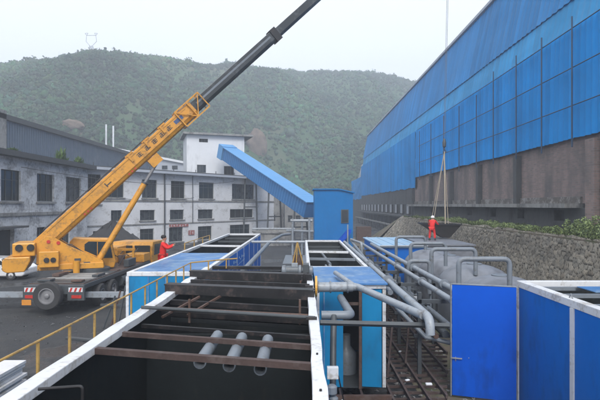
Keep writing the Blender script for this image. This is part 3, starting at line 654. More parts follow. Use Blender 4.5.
# grass cover on the terrace
g_ = np.random.default_rng(5); pts = []; hs = []
for i in range(900):
    y = 16+46*g_.random()**1.2; x = 13.15+3.3*g_.random(); d_ = fbm(np.array([x/1.5]), np.array([y/2.5]), 3, 8)[0]
    if d_ > .36: pts.append((x, y, 3.28)); hs.append(.1+.3*(d_-.36)*3*g_.random()+.08)
go = tuft('grass', pts, hs, None, None, None, 6, .32, .025, 22, ((.06, .10, .025), (.16, .2, .06))); tag(go, kind='stuff'); go['label'] = 'rough grass on the terrace'
labs = ['tall pale weed clump at the right border of the photo', 'bushy weed clump second from the right border', 'weed clump beside the dark opening nearest the right border', 'weed clump in front of the third pilaster', 'low spreading green bush midway along the terrace', 'bright green weed clump left of midway on the terrace', 'weed clump behind the lifting slings', 'small weed clump at the far end of the terrace']
def bush(name, C, rads, leaf, n, label, cat, group, seed):
    C = np.array(C, float); rads = np.array(rads, float); Q, F = leaf_quads(C, n, rads, np.full(len(C), leaf), .9, seed)
    g2 = np.random.default_rng(seed); b_ = np.array([.05, .09, .025])+g2.uniform(0, 1, (len(C)*n, 1))*np.array([.2, .23, .08])+.02; c0 = C.mean(0); c0[2] = 3.28
    o = np_mesh(name, Q-c0, F, 'leaf', np.repeat(b_, 4, 0)); o.location = c0; return tag(o, label, cat, group)
for i, (px_, hh) in enumerate(((594, 1.2), (578, .95), (552, .4), (528, .35), (508, .3), (487, .45), (456, .5), (438, .4))):
    Y_ = 14.3*480/(px_-303); base_ = [(14.3+g_.uniform(-.6, .6), Y_+g_.uniform(-.9, .9), 3.28) for _ in range(9)]
    cc_ = []; rr_ = []
    for (x, y, z) in base_:
        h_ = hh*g_.uniform(.5, 1.1)
        for q_ in range(4): cc_.append((x+g_.uniform(-.15, .15), y+g_.uniform(-.15, .15), z+h_*(.15+.8*q_/4))); rr_.append(.30-.045*q_)
    bush('weed_clump', cc_, rr_, .05, 60, labs[i], 'weeds', 'weed clumps on the terrace', 50+i)
# brown bank left of the wall end
tag(MB().box(7.4, 9.4, 66, 67.5, 0, 1.9).build('rubble_wall', 'rust'), 'low brown rubble wall in front of the far open storey', 'wall')

# ------------------------------------------------------------ tanks
def ring(x0, x1, y0, y1, z0, z1, wx0, wx1, wy0, wy1):
    m = MB(); m.box(x0, x0+wx0, y0, y1, z0, z1); m.box(x1-wx1, x1, y0, y1, z0, z1)
    m.box(x0+wx0, x1-wx1, y0, y0+wy0, z0, z1); m.box(x0+wx0, x1-wx1, y1-wy1, y1, z0, z1); return m
def tank(name, label, x0, x1, y0, y1, z0, z1, wall, rw, rh=.1, endw=None, cat='tank', group='open-topped treatment tanks', posts=2.4, postm='white', rimm='white'):
    t = empty(name, ((x0+x1)/2, (y0+y1)/2, z0), label, cat, group); ew = endw or rw
    zt = z1-rh
    for nm, b in (('wall_panel', (x0+.02, x0+.07, y0+.02, y1-.02)), ('wall_panel', (x1-.07, x1-.02, y0+.02, y1-.02)), ('wall_panel', (x0+.07, x1-.07, y0+.02, y0+.07)), ('wall_panel', (x0+.07, x1-.07, y1-.07, y1-.02))):
        MB().box(*b, z0, zt).build(nm, wall, t)
    MB().add([(x0+.075, y0+.075, z0+.05), (x1-.075, y0+.075, z0+.05), (x1-.075, y1-.075, z0+.05), (x0+.075, y1-.075, z0+.05), (x0+.075, y0+.075, zt-.004), (x1-.075, y0+.075, zt-.004), (x1-.075, y1-.075, zt-.004), (x0+.075, y1-.075, zt-.004)],
        [(0, 1, 2, 3), (0, 1, 5, 4), (1, 2, 6, 5), (2, 3, 7, 6), (3, 0, 4, 7)]).build('liner', 'liner', t)
    ring(x0, x1, y0, y1, zt, z1, rw, rw, ew, ew).build('rim', rimm, t, bevel=.012)
    ny = max(1, round((y1-y0)/posts))
    for i in range(ny+1):
        yy = y0+(y1-y0)*i/ny; a = min(max(yy-.06, y0-.01), y1-.11); a = a if 0 < i < ny else (y0-.012 if i == 0 else y1-.108)
        for x in (x0-.015, x1-.065): MB().box(x, x+.08, a, a+.12, z0, zt-.003).build('post', postm, t)
    return t
def beam(t, xl, xr, yl, yr, z, wd, ht, m, nm='cross_beam', tube=False):
    mb = MB()
    if tube: mb.tube([(xl, yl, z), (xr, yr, z)], wd/2, 10)
    else: mb.bar((xl, yl, z), (xr, yr, z), wd, ht)
    return mb.build(nm, m, t)
# A: the long near tank under the camera
XA0, XA1 = -3.0, .25
tA = empty('long_open_tank', (-1.4, 8, 0), 'nearest long open black-lined tank with white rims and steel beams across', 'tank', 'open-topped treatment tanks')
for (a, b) in ((XA0+.02, XA0+.08), (XA1-.08, XA1-.02)): MB().box(a, b, 1.5, 14.7, 0, 2.88).build('wall_panel', 'cyan', tA)
MB().box(XA0+.08, XA1-.08, 14.62, 14.7, 0, 2.9).build('end_plate', 'black', tA)
MB().box(XA0+.08, XA1-.08, 1.5, 1.56, 0, 2.88).build('end_plate', 'black', tA)
MB().add([(XA0+.085, 1.57, .05), (XA1-.085, 1.57, .05), (XA1-.085, 14.61, .05), (XA0+.085, 14.61, .05), (XA0+.085, 1.57, 2.875), (XA1-.085, 1.57, 2.875), (XA1-.085, 14.61, 2.875), (XA0+.085, 14.61, 2.875)],
    [(0, 1, 2, 3), (0, 1, 5, 4), (1, 2, 6, 5), (2, 3, 7, 6), (3, 0, 4, 7)]).build('liner', 'liner', tA)
def wavy_rim(x0, x1, ya, yb, z0, z1, seed):
    rs = random.Random(seed); m = MB(); ys = [ya+i*.45 for i in range(int((yb-ya)/.45)+1)]; ys[-1] = yb; vs = []
    for y in ys:
        e = rs.uniform(-.012, .012); f = rs.uniform(-.014, .014); z = z1+rs.uniform(-.008, .008)
        vs += [(x0+e, y, z0), (x1+f, y, z0), (x1+f, y, z), (x0+e, y, z)]
    fs = []
    for i in range(len(ys)-1):
        a = i*4; b = a+4
        for k in range(4): fs.append((a+k, a+(k+1) % 4, b+(k+1) % 4, b+k))
    fs += [(0, 1, 2, 3), (len(vs)-1, len(vs)-2, len(vs)-3, len(vs)-4)]
    return m.add(vs, fs)
wavy_rim(XA0, XA0+.20, 1.4, 14.75, 2.88, 3.0, 1).build('rim', 'white', tA, bevel=.01)
wavy_rim(XA1-.15, XA1, 1.4, 14.75, 2.88, 3.0, 2).build('rim', 'white', tA, bevel=.01)
beam(tA, XA0+.25, XA1-.16, 14.62, 14.55, 2.99, .16, .10, 'black')
for yl, yr, xl in ((12.75, 12.05, XA0), (10.6, 9.85, XA0-.04)):
    b_ = beam(tA, xl, XA1-.02, yl, yr, 3.04, .05, .19, 'black', 'deck_girder')
    mb = MB().bar((xl, yl+.11, 3.14), (XA1-.02, yr+.11, 3.14), .26, .025); mb.build('flange', 'black', b_)
for yl, yr, z, w1, m_n in ((11.4, 10.5, 2.93, .07, 'grey'), (11.15, 10.2, 2.9, .08, 'lightgrey'), (13.6, 13.0, 2.9, .08, 'rust'), (9.3, 8.6, 2.9, .08, 'rust'), (8.78, 7.95, 3.03, .06, 'darksteel'), (8.95, 8.1, 3.0, .05, 'rustdark')):
    beam(tA, XA0+.05, XA1-.05, yl, yr, z, w1, w1, m_n, 'cross_pipe', True)
beam(tA, XA0+.2, XA1-.12, 7.45, 6.75, 2.9, .07, .07, 'rustdark'); beam(tA, XA0+.2, XA1-.1, 6.5, 5.85, 2.93, .08, .08, 'rustdark'); beam(tA, XA0+.2, XA1-.1, 8.35, 7.6, 2.8, .06, .06, 'black'); beam(tA, XA0+.2, XA1-.1, 12.0, 11.3, 2.98, .06, .12, 'black'); beam(tA, XA0+.2, XA1-.1, 13.9, 13.4, 2.96, .06, .1, 'black')
for yl, yr, z, w1, m_n in ((13.3, 12.8, 2.9, .1, 'black'), (11.75, 11.0, 2.86, .1, 'black'), (10.2, 9.4, 2.84, .1, 'black'), (9.55, 8.9, 2.75, .1, 'black'), (12.4, 11.7, 2.7, .06, 'rustdark')): beam(tA, XA0+.2, XA1-.1, yl, yr, z, w1, w1, m_n); beam(tA, XA0+.3, XA1-.1, 9.9, 9.2, 2.55, .09, .09, 'darksteel')
beam(tA, XA0+.12, XA1-.1, 6.3, 5.65, 2.2, .12, .12, 'black')
for x in (-1.38, -.97, -.55):
    mb = MB(); Yn = 6.3-(x+1)*.3
    vs = []; n_ = 14
    for (yy, rr) in ((Yn, .085), (Yn+1.35, .085), (Yn+1.35, .07), (Yn, .07)): vs += [(x+rr*math.cos(2*math.pi*k/n_), yy, 2.79+rr*math.sin(2*math.pi*k/n_)) for k in range(n_)]
    fs = [(r_*n_+k, r_*n_+(k+1) % n_, ((r_+1) % 4)*n_+(k+1) % n_, ((r_+1) % 4)*n_+k) for r_ in range(4) for k in range(n_)]
    mb.add(vs, fs).build('outlet_pipe', 'grey', tA, smooth=True)
mb = MB(); mb.tube([(-.3, 5.4, 2.5), (-.38, 4.6, 1.4)], .05, 10); mb.build('slanting_pipe', 'grey', tA)
mb = MB(); mb.box(-1.6, 0.0, 5.3, 5.36, 2.44, 2.5); mb.box(-.03, .03, 4.4, 5.3, 2.44, 2.5); mb.box(-.0, .05, 5.3, 5.35, .3, 2.43); mb.build('baffle_frame', 'darksteel', tA)
MB().box(-2.9, .15, 8.9, 8.95, .3, 2.5).build('baffle_plate', 'liner', tA)
MB().box(-2.9, .15, 12.3, 12.35, .3, 2.6).build('baffle_plate', 'liner', tA)
for x, y, h in ((-.06, 11.6, .24), (-.06, 9.15, .3), (-2.5, 10.9, .3), (-2.2, 9.3, .25)): MB().bar((x, y, 2.62), (x, y, 2.95+h*.5), .04, .04).build('beam_stub', 'rust', tA)
for yy, l_ in ((9.6, .9), (9.75, 1.0)): MB().bar((-2.7+(yy-9.6)*3, yy-.4, 2.75), (-2.2+(yy-9.6)*3, yy+.6, 2.95), .04, .04).build('brace', 'rust', tA)
for y in (4.9, 6.1, 7.9, 9.9, 11.0): # rim clamps and bolts
    MB().box(XA1-.20, XA1-.02, y, y+.06, 3.005, 3.05).build('rim_clamp', 'black', tA) if y > 7 else MB().lathe((XA1-.07, y, 3.0), [(.014, 0), (.014, .02)], 8).build('bolt', 'black', tA)
MB().bend([(-2.7, 4.9, 3.02), (-2.25, 4.9, 3.05), (-2.25, 4.9, 2.3)], .016, .04).build('ladder_handle', 'black', tA)
MB().bend([(-2.75, 4.5, 3.02), (-2.3, 4.45, 2.98), (-2.3, 4.45, 2.2)], .016, .04).build('ladder_handle', 'black', tA)
# drive motor on the right rim of A
dm = empty('drive_motor', (-.15, 12.6, 3.0), 'grey electric drive motor mounted at the far right corner of the long tank', 'motor')
MB().lathe((-.55, 12.7, 3.17), [(.05, -.02), (.13, 0), (.14, .08), (.12, .1), (.12, .42), (.14, .44), (.14, .5), (.08, .52), (.07, .7), (.12, .72), (.12, .8), (.05, .82)], 18, 'X').build('motor_body', 'grey', dm, smooth=True)
m_ = MB()
for i in range(9): m_.lathe((-.43+i*.036, 12.7, 3.17), [(.134, 0), (.134, .012)], 18, 'X')
m_.build('cooling_fin', 'darksteel', dm)
MB().box(-.62, .1, 12.58, 12.82, 3.0, 3.04).build('base_plate', 'darksteel', dm)
MB().box(-.3, -.14, 12.62, 12.78, 3.27, 3.36).build('terminal_box', 'lightgrey', dm)
MB().box(.0, .16, 12.5, 12.9, 3.045, 3.34).build('gearbox', 'darksteel', dm)
m_ = MB()
for i in range(5): m_.box(-.04+i*.05, -.01+i*.05, 11.95+i*.1, 12.05+i*.1, 3.003, 3.12+.05*(i % 2))
m_.build('coupling', 'black', dm)

# B + C: right-hand narrow tank with roofed front box
tC = tank('narrow_open_tank', 'open white-rimmed tank beyond the blue-roofed cabin, right of centre', .12, 2.02, 14.8, 26, .3, 3.0, 'cyan', .11, .1)
for y in (17.3, 20.0): beam(tC, .24, 1.9, y+.25, y, 2.93, .14, .08, 'white' if y > 19 else 'grey')
beam(tC, .24, 1.9, 22.8, 22.8, 2.75, .1, .1, 'darksteel'); beam(tC, .24, 1.9, 24.5, 24.5, 2.75, .1, .1, 'darksteel')
MB().tube([(1.25, 15, 2.5), (1.05, 19, 2.5)], .06, 8).build('inner_pipe', 'grey', tC); MB().tube([(1.05, 15, 2.5), (.9, 19, 2.5)], .05, 8).build('inner_pipe', 'grey', tC)
MB().tube([(1.15, 20.2, 2.4), (.95, 25.5, 2.4)], .06, 8).build('inner_pipe', 'grey', tC)
tB = empty('blue_roofed_cabin', (1.15, 13.2, .45), 'narrow blue-panelled pump cabin with half-open front beside the near tank', 'cabin')
z0 = .45
for (a, b) in ((.33, .40), (1.94, 2.02)): MB().box(a, b, 11.70, 11.79, z0, 2.86).build('corner_post', 'white', tB)
MB().box(.33, 2.02, 11.68, 11.8, 2.863, 2.96).build('front_beam', 'white', tB)
MB().box(.30, 2.05, 11.62, 14.78, 2.963, 3.0).build('roof', 'roofblue', tB)
MB().box(1.97, 2.0, 11.8, 14.7, z0, 2.86).build('wall_panel', 'cyan', tB); MB().box(.35, .38, 11.8, 14.7, z0, 2.86).build('wall_panel', 'cyan', tB)
MB().box(.38, 1.97, 14.66, 14.7, z0, 2.86).build('back_wall', 'darksteel', tB)
m_ = MB().box(.402, .98, 11.73, 11.77, z0, 2.86); m_.build('wall_panel', 'cyan', tB)
MB().box(.5, .53, 11.7, 11.728, z0, 2.86).build('panel_joint', 'roofblue', tB)
MB().box(1.36, 1.43, 11.66, 11.74, z0-.02, 2.86).build('door_post', 'rust', tB)
m_ = MB().bar((1.45, 11.78, 1.65), (1.92, 11.72, 1.65), .03, 2.4); m_.build('door', 'cyan', tB)
MB().box(1.0, 1.36, 11.72, 11.76, 2.45, 2.52).build('lintel', 'rust', tB)
m_ = MB(); m_.lathe((1.15, 12.8, .45), [(.28, 0), (.28, .5), (.2, .6), (.12, .7), (.12, 1.0)], 16); m_.build('pump', 'grey', tB, smooth=True)
MB().box(.38, 1.97, 11.8, 14.66, .4, .44).build('floor', 'darksteel', tB)

# D: left tank
tD = tank('left_open_tank', 'open white-rimmed tank with blue front roof on the left beside the crane', -5.0, -2.82, 13.6, 32, 0, 3.0, 'cyan', .13, .12)
MB().box(-4.86, -2.96, 13.74, 19.2, 3.0-.06, 3.0-.02).build('roof_sheet', 'roofblue', tD)
beam(tD, -4.87, -2.95, 22.9, 22.6, 2.96, .22, .07, 'white')
beam(tD, -4.87, -2.95, 27.5, 27.5, 2.8, .1, .1, 'darksteel'); beam(tD, -4.87, -2.95, 30, 30, 2.8, .1, .1, 'darksteel')
for x_ in (-4.4, -3.9, -3.4): MB().box(x_, x_+.03, 13.59, 13.618, .1, 2.87).build('panel_joint', 'roofblue', tD)
MB().box(-2.838, -2.81, 14.9, 31.8, .1, 2.87).build('side_cladding', 'blue', tD)
m_ = MB()
for i in range(10):
    y = 19+i*.42; m_.box(-2.808, -2.8, y, y+.16, 2.45+.05*(i % 3), 2.5+.12*(i % 2)); m_.box(-2.808, -2.8, y+.05, y+.2, 2.3, 2.34)
m_.build('stencil_mark', 'paleblue', tD)
# walkway on its left
wk = empty('side_walkway', (-5.7, 20, 0), 'steel walkway fixed along the left side of the left tank', 'walkway')
MB().box(-6.4, -5.06, 18.2, 28, 1.87, 1.93).build('deck', 'darksteel', wk)
for y in (18.4, 21.5, 24.6, 27.6):
    for x in (-6.3, -5.15): MB().bar((x, y, 0), (x, y, 1.87), .08, .08).build('leg', 'darksteel', wk)
for y in (20.7, 22.5, 24.4, 26.2): MB().bar((-5.1, y, 1.93), (-5.1, y, 3.25), .045, .045).build('baluster', 'railyellow', wk)
MB().tube([(-5.1, 20.7, 3.25), (-5.1, 26.2, 3.25)], .02, 6).build('top_rail', 'railyellow', wk)

# yellow handrail along the left rim of A
hr = empty('yellow_handrail', (-3.2, 8, 2.3), 'thin yellow steel handrail along the left side of the long tank', 'railing')
XH, ZH = -3.17, 3.27
for i in range(14):
    y = 3.4+i*.78
    MB().bar((XH, y, 2.2), (XH, y, ZH-.02), .03, .03).build('post', 'railyellow', hr)
MB().tube([(XH, 2.6, ZH), (XH, 13.55, ZH)], .016, 8).build('top_rail', 'railyellow', hr)
MB().tube([(XH, 2.6, 2.75), (XH, 13.55, 2.75)], .014, 8).build('mid_rail', 'railyellow', hr)
MB().tube([(XH, 13.55, ZH), (-2.3, 14.4, ZH), (-2.0, 14.6, ZH)], .02, 8).build('end_rail', 'railyellow', hr)
for x, y in ((-2.75, 13.96), (-2.3, 14.4)): MB().bar((x, y, 3.0), (x, y, ZH), .035, .035).build('post', 'railyellow', hr)

# rails and pipes in the gap between D and C
tag(MB().bend([(-1.95, 14.9, 2.75), (-1.8, 26, 2.9), (-1.4, 32, 2.9), (-.9, 33, 2.9)], .09, .4).build('yard_pipe', 'grey'), 'long grey pipe running back between the left tank and the gap', 'pipe')
tag(MB().tube([(-2.7, 25.2, 2.96), (.1, 25.2, 2.96)], .07, 8).build('yard_pipe', 'lightgrey'), 'pale pipe crossing the gap between the two far tanks', 'pipe')
tag(MB().add([(-1.7, 40, .004), (.2, 40, .004), (.2, 47, .004), (-1.7, 47, .004)], [(0, 1, 2, 3)]).build('steel_plate', 'grey'), 'grey steel plate lying on the yard in the gap between tanks', 'plate')
af = empty('lifting_tripod', (-.15, 15.3, 2.9), 'small yellow A-shaped lifting frame behind the drive motor', 'frame')
for x in (-.36, .03): MB().tube([(x, 15.3, 2.9), (-.18, 15.3, 3.72)], .022, 6).build('leg', 'railyellow', af)
MB().tube([(-.22, 15.3, 2.9), (-.18, 15.3, 3.72)], .02, 6).build('strap', 'railyellow', af)
MB().box(-.33, -.02, 15.35, 15.38, 2.4, 3.3).build('backing_plate', 'rust', af)
MB().box(-.4, .1, 15.2, 15.42, 2.82, 2.9).build('base_bar', 'darksteel', af)

# big grey pipe with orange flange
gp = empty('flanged_pipe', (.8, 11.3, 2.9), 'fat grey pipe with orange ring flange crossing in front of the cabin roof', 'pipe', 'grey process pipes')
MB().tube([(.34, 11.1, 3.0), (1.15, 11.15, 3.0)], .115, 16).build('pipe_run', 'lightgrey', gp, smooth=True)
MB().tube([(1.15, 11.15, 3.0), (1.28, 11.1, 3.0), (2.14, 8.55, 2.93)], [.10, .078, .075], 16).build('pipe_run', 'lightgrey', gp, smooth=True)
MB().lathe((.28, 11.1, 3.02), [(.24, 0), (.24, .045)], 24, 'X').build('ring_flange', 'orange', gp)
m_ = MB()
for x in (.34, .62, 1.02): m_.lathe((x, 11.12, 3.0), [(.14, 0), (.14, .03)], 20, 'X')
m_.build('collar', 'grey', gp)
MB().tube([(1.22, 11.15, 3.0), (.95, 11.9, 3.12), (.85, 12.6, 3.12)], .06, 12).build('branch_pipe', 'lightgrey', gp)
MB().bend([(.36, 9.4, 2.74), (.95, 9.4, 2.74), (.88, 11.2, 2.74)], .085, .16, 14, 5).build('elbow_pipe', 'grey', gp, smooth=True)
tag(MB().bend([(2.2, 8.3, 2.66), (2.2, 8.3, 2.93), (2.2, 12, 2.93), (2.2, 25.5, 2.93)], .08, .22, 14).build('process_pipe', 'lightgrey', smooth=True), 'long pale pipe on the far tank rim, bending down at its near end', 'pipe', 'grey process pipes')
tag(MB().tube([(.3, 8.45, 2.83), (2.62, 8.62, 2.73)], .05, 4).build('steel_tube', 'darksteel'), 'dark square tube spanning from the near tank rim to the blue door', 'beam')
# downpipe with junction box
dp = empty('downpipe', (.62, 8.2, 0), 'dark vertical pipe with small white junction box right of the near rim', 'pipe')
MB().tube([(.6, 9.35, 2.74), (.56, 8.9, 2.3), (.52, 8.6, 0)], .06, 12).build('pipe_run', 'darksteel', dp, smooth=True)
MB().box(.42, .62, 8.38, 8.48, 1.85, 2.06).build('junction_box', 'white', dp, bevel=.01)
for k_, (x, y, z, r) in enumerate(((.5, 8.3, 1.62, .09), (.53, 8.3, 1.42, .08), (.55, 8.3, 1.2, .1))): MB().lathe((x, y, z), [(r*.6, 0), (r, .03), (r, .14), (r*.6, .17)], 14).build('fitting', 'grey', dp)
MB().tube([(.62, 8.43, 1.9), (.75, 8.6, 1.3), (.7, 8.6, .4)], .012, 6).build('wire', 'black', dp)

# right pipe rack
rk = empty('pipe_rack', (3.7, 20, 0), 'rack of dark brackets and valves carrying pale pipes right of the far tank', 'rack')
for y in (13.2, 16, 19, 22, 25, 28):
    m_ = MB(); m_.bar((3.2, y, 0), (3.2, y, 2.5), .1, .1); m_.bar((4.35, y, 0), (4.35, y, 2.5), .1, .1); m_.bar((3.05, y, 2.25), (4.5, y, 2.25), .1, .1); m_.bar((3.05, y, 1.3), (4.5, y, 1.3), .08, .08)
    m_.build('bracket', 'darksteel', rk)
for x, z, r, m_n in ((3.35, 1.75, .08, 'darksteel'), (3.5, 1.45, .07, 'rust'), (3.75, 1.5, .1, 'darksteel'), (4.1, 1.5, .1, 'grey'), (3.3, 2.1, .06, 'darksteel')):
    MB().tube([(x, 12.6, z), (x, 30, z)], r, 10).build('lower_pipe', m_n, rk, smooth=True)
for i in range(12):
    y = 13.4+i*1.15+.2*(i % 2); x = 3.42+.12*(i % 3); m_ = MB()
    m_.tube([(x, y, 1.55), (x, y, 2.18)], .035, 8); m_.lathe((x, y, 2.12), [(.13, 0), (.13, .03)], 12); m_.lathe((x, y, 1.62), [(.09, 0), (.09, .16)], 10)
    v_ = m_.build('valve', 'darksteel', rk); MB().box(x-.06, x+.06, y-.12, y-.05, 1.75, 1.93).build('tag_plate', 'white', v_)
tag(MB().tube([(3.86, 12.4, 2.42), (3.78, 31, 2.42)], .085, 14).build('process_pipe', 'lightgrey', smooth=True), 'left of the two long pale pipes on the rack behind the blue door', 'pipe', 'grey process pipes')
tag(MB().tube([(4.2, 12.4, 2.55), (4.12, 29, 2.55)], .085, 14).build('process_pipe', 'lightgrey', smooth=True), 'right of the two long pale pipes on the rack behind the blue door', 'pipe', 'grey process pipes')
tag(MB().bend([(3.3, 27, .5), (3.3, 27, 2.75), (3.0, 30, 2.75)], .07, .2).build('process_pipe', 'lightgrey'), 'thin pipe bending up at the far end of the rack', 'pipe', 'grey process pipes')
tag(MB().tube([(2.55, 14, 2.35), (3.1, 31, 2.6)], .08, 12).build('process_pipe', 'grey', smooth=True), 'grey pipe between the far tank and the pipe rack', 'pipe', 'grey process pipes')
# low slanting pipe by the door
tag(MB().tube([(2.55, 13.2, 2.1), (3.3, 12.9, 1.35), (3.9, 12.7, 1.25)], .06, 10).build('process_pipe', 'grey'), 'short slanting grey pipe low behind the blue door handle', 'pipe', 'grey process pipes')

for x, z, yy in ((3.86, 2.42, 15.5), (3.84, 2.42, 19.5), (4.19, 2.55, 14.2), (4.17, 2.55, 18), (2.2, 2.93, 12.4), (2.2, 2.93, 15.8)):
    MB().lathe((x, yy, z), [(.10, 0), (.145, .003), (.145, .03), (.10, .033), (.10, .036), (.145, .039), (.145, .066), (.10, .069)], 18, 'Y').build('flange', 'grey', rk)
# inverted U pipes
lb = ['farthest inverted-U pipe, beside the standing red worker', 'second farthest inverted-U pipe above the grey vessels', 'second nearest inverted-U pipe above the grey vessels', 'nearest and largest inverted-U pipe above the grey vessels']
for i, (Y_, xa, xb, zt) in enumerate(((25.5, 4.95, 6.5, 3.2), (21.2, 4.75, 6.3, 3.2), (18.5, 4.95, 6.65, 3.2), (15.1, 4.9, 6.5, 3.2))):
    tag(MB().bend([(xa, Y_, .1), (xa, Y_, zt), (xb, Y_, zt), (xb, Y_, 2.2 if i else 2.5)], .08, .2, 14, 5).build('u_pipe', 'grey', smooth=True), lb[i], 'pipe', 'inverted-U pipes')
tag(MB().bend([(4.05, 18.4, .1), (4.05, 18.4, 2.75), (4.85, 18.4, 2.75), (4.85, 18.4, 1.5)], .08, .16, 14, 5).build('u_pipe', 'grey', smooth=True), 'small low inverted-U pipe between the rack and the grey vessels', 'pipe', 'inverted-U pipes')
lb = ['nearest domed grey vessel just behind the blue containers', 'second nearest of the four domed grey vessels', 'third nearest of the four domed grey vessels', 'farthest domed grey vessel, next to the pale blue roof']
for i, (x, y) in enumerate(((6.75, 16.4), (7.0, 19.6), (7.0, 22.9), (7.0, 26.2))):
    v = empty('filter_vessel', (x, y, 0), lb[i], 'vessel', 'domed grey filter vessels'); prof = [(1.4, 0), (1.45, .1), (1.45, 1.6), (1.5, 1.62), (1.5, 1.68), (1.45, 1.69)]
    prof += [(1.45*math.cos(a), 1.7+.8*math.sin(a)) for a in np.linspace(.05, 1.52, 12)]
    MB().lathe((x, y, 0), prof, 36).build('shell', 'tankgrey', v, smooth=True)
    MB().lathe((x, y, 2.4), [(.3, 0), (.3, .12), (.26, .13)], 20).build('manhole', 'grey', v, smooth=True)
m_ = MB(); m_.box(5.0, 8.6, 13.3, 14.4, .1, 1.6); tag(m_.build('control_cabinet', 'tankgrey', bevel=.03), 'low grey cabinet half hidden behind the blue containers', 'cabinet')
# G pale blue roofed box
gb = empty('pale_blue_roofed_box', (7, 30, 0), 'low container with pale blue roof left of the red worker at the skip', 'container')
MB().box(4.65, 7.2, 28.2, 36.4, 0, 2.38).build('wall', 'blue', gb); MB().box(4.55, 7.3, 28.1, 36.5, 2.383, 2.45).build('roof', 'paleblue', gb)
gp2 = empty('grey_container', (9, 32, 0), 'low grey flat-topped container that the red worker stands on', 'container')
MB().box(7.6, 10.6, 29.8, 36.4, 0, 2.36).build('wall', 'tankgrey', gp2); MB().box(7.5, 10.7, 29.7, 36.5, 2.363, 2.45).build('roof', 'tankgrey', gp2)
m_ = MB()
for i in range(4): m_.box(4.8+i*.72, 4.86+i*.72, 28.15, 36.45, 2.453, 2.48)
m_.build('roof_seam', 'paleblue', gb)
MB().tube([(4.5, 28.0, 2.5), (7.3, 28.05, 2.5)], .05, 8).build('edge_tube', 'lightgrey', gb)

# E: right-hand near container tank
tE = tank('blue_panelled_tank', 'bright blue panelled tank with broad white frame at the right border', 5.38, 8.6, 2.1, 12.1, 0, 3.0, 'blue', .2, .16, .12, posts=2.5)
for y in (11.3, 10.4, 9.3, 8.0, 6.6): beam(tE, 5.6, 8.4, y, y, 2.93, .09, .08, 'grey')
MB().box(6.4, 8.38, 10.5, 11.22, 2.98, 2.995).build('cover_sheet', 'roofblue', tE); MB().box(6.9, 8.38, 8.2, 9.2, 2.98, 2.995).build('cover_sheet', 'paleblue', tE)
for x_ in (6.15, 6.16,): pass
MB().tube([(5.46, 9.72, 3.0), (5.46, 9.78, 3.09), (5.46, 9.84, 3.0)], .012, 8).build('lifting_eye', 'grey', tE)
dr = empty('blue_door', (4.5, 12, 0), 'deep blue flush metal door standing open left of the blue panelled tank', 'door')
a = Vector((3.77, 12.2, 0)); b = Vector((5.22, 11.75, 0)); dd = (b-a).normalized(); dn = Vector((dd.y, -dd.x, 0))
MB().bar(a+Vector((.02, 0, 1.48))+dd*.0, b+Vector((0, 0, 1.48)), .045, 2.8).build('door_leaf', 'deepblue', dr)
m_ = MB(); m_.bar(a-dd*.012+Vector((0, 0, .06)), a-dd*.012+Vector((0, 0, 2.9)), .055, .02, (1, 0, 0)); m_.bar(a+Vector((0, 0, 2.9)), b+Vector((0, 0, 2.9)), .055, .025); m_.build('edge_trim', 'lightgrey', dr)
hp = a+dd*.10+dn*.05+Vector((0, 0, 1.03))
h_ = MB().bar(hp-dd*.12, hp+dd*.16, .02, .03).build('handle', 'lightgrey', dr); MB().bar(hp-dn*.03+Vector((0, 0, -.08)), hp-dn*.03+Vector((0, 0, .03)), .05, .012, (1, 0, 0)).build('handle_plate', 'lightgrey', h_)
q = a+dd*.42+dn*.03+Vector((0, 0, 1.06)); MB().bar(q, q+dn*.01, .02, .02).build('keyhole', 'lightgrey', dr)

# rusty lattice platform and rubble
lt = empty('rusty_lattice', (2.8, 14, 0), 'rusty steel lattice frame lying between the cabin and the blue door', 'frame')
for x in (.45, .9, 1.4, 2.1, 2.5, 2.95, 3.4, 3.9, 4.4): MB().bar((x, max(9.2, x/.30), .37), (x, 24, .37), .055, .09).build('long_bar', 'rustdark', lt)
m_ = []
for i in range(36): y = 9.4+i*.4; MB().bar((2.06, y, .28), (min(4.5, y*.30), y, .28), .045, .06).build('cross_bar', 'rustdark', lt)
for i in range(6): y = 9.5+i*.42; MB().bar((.4, y, .28), (2.05, y, .28), .045, .06).build('cross_bar', 'rustdark', lt)
for x, y in ((2.2, 12.5), (2.9, 13.6), (2.5, 15.2), (3.4, 14.6), (2.3, 17), (3.1, 17.8)): MB().bar((x, y, .415), (x+.15, y+.1, 1.9), .05, .05).build('upright', 'rustdark', lt)
MB().bar((.35, 11.1, .42), (2.05, 11.1, .42), .09, .16).build('sleeper', 'rust', lt)
pts_ = []; rs = random.Random(3); V_ = MB()
for i in range(900):
    x = rs.uniform(.4, 4.6); y = rs.uniform(9.2, 22); r_ = rs.uniform(.02, .08)*(1.6 if rs.random() < .06 else 1)
    vs = [(x+rs.uniform(-r_, r_)*1.2 if k else x, y+rs.uniform(-r_, r_) if k else y, rs.uniform(.01, r_*1.3) if k else r_*1.2) for k in range(6)]
    V_.add(vs, [(0, 1, 2), (0, 2, 3), (0, 3, 4), (0, 4, 5), (0, 5, 1), (1, 3, 5), (1, 2, 4)])
ro = V_.build('rubble', 'concrete'); tag(ro, kind='stuff'); ro['label'] = 'loose rubble under the lattice'
for i, (x, y, s_, lb_) in enumerate(((3.05, 11.9, .17, 'white fallen block on the lattice near the blue door'), (2.6, 12.2, .13, 'small pale block under the lattice near the cabin post'), (2.9, 14.6, .12, 'pale block farther back on the lattice'), (.85, 10.9, .12, 'pale block beside the sleeper under the cabin'))):
    s_ *= .6; o = MB().box(x, x+s_*1.6, y, y+s_, .415, .415+s_*.5).build('broken_block', 'whitewall', bevel=.02); o.rotation_euler[2] = .5*i; tag(o, lb_, 'block', 'broken pale blocks')

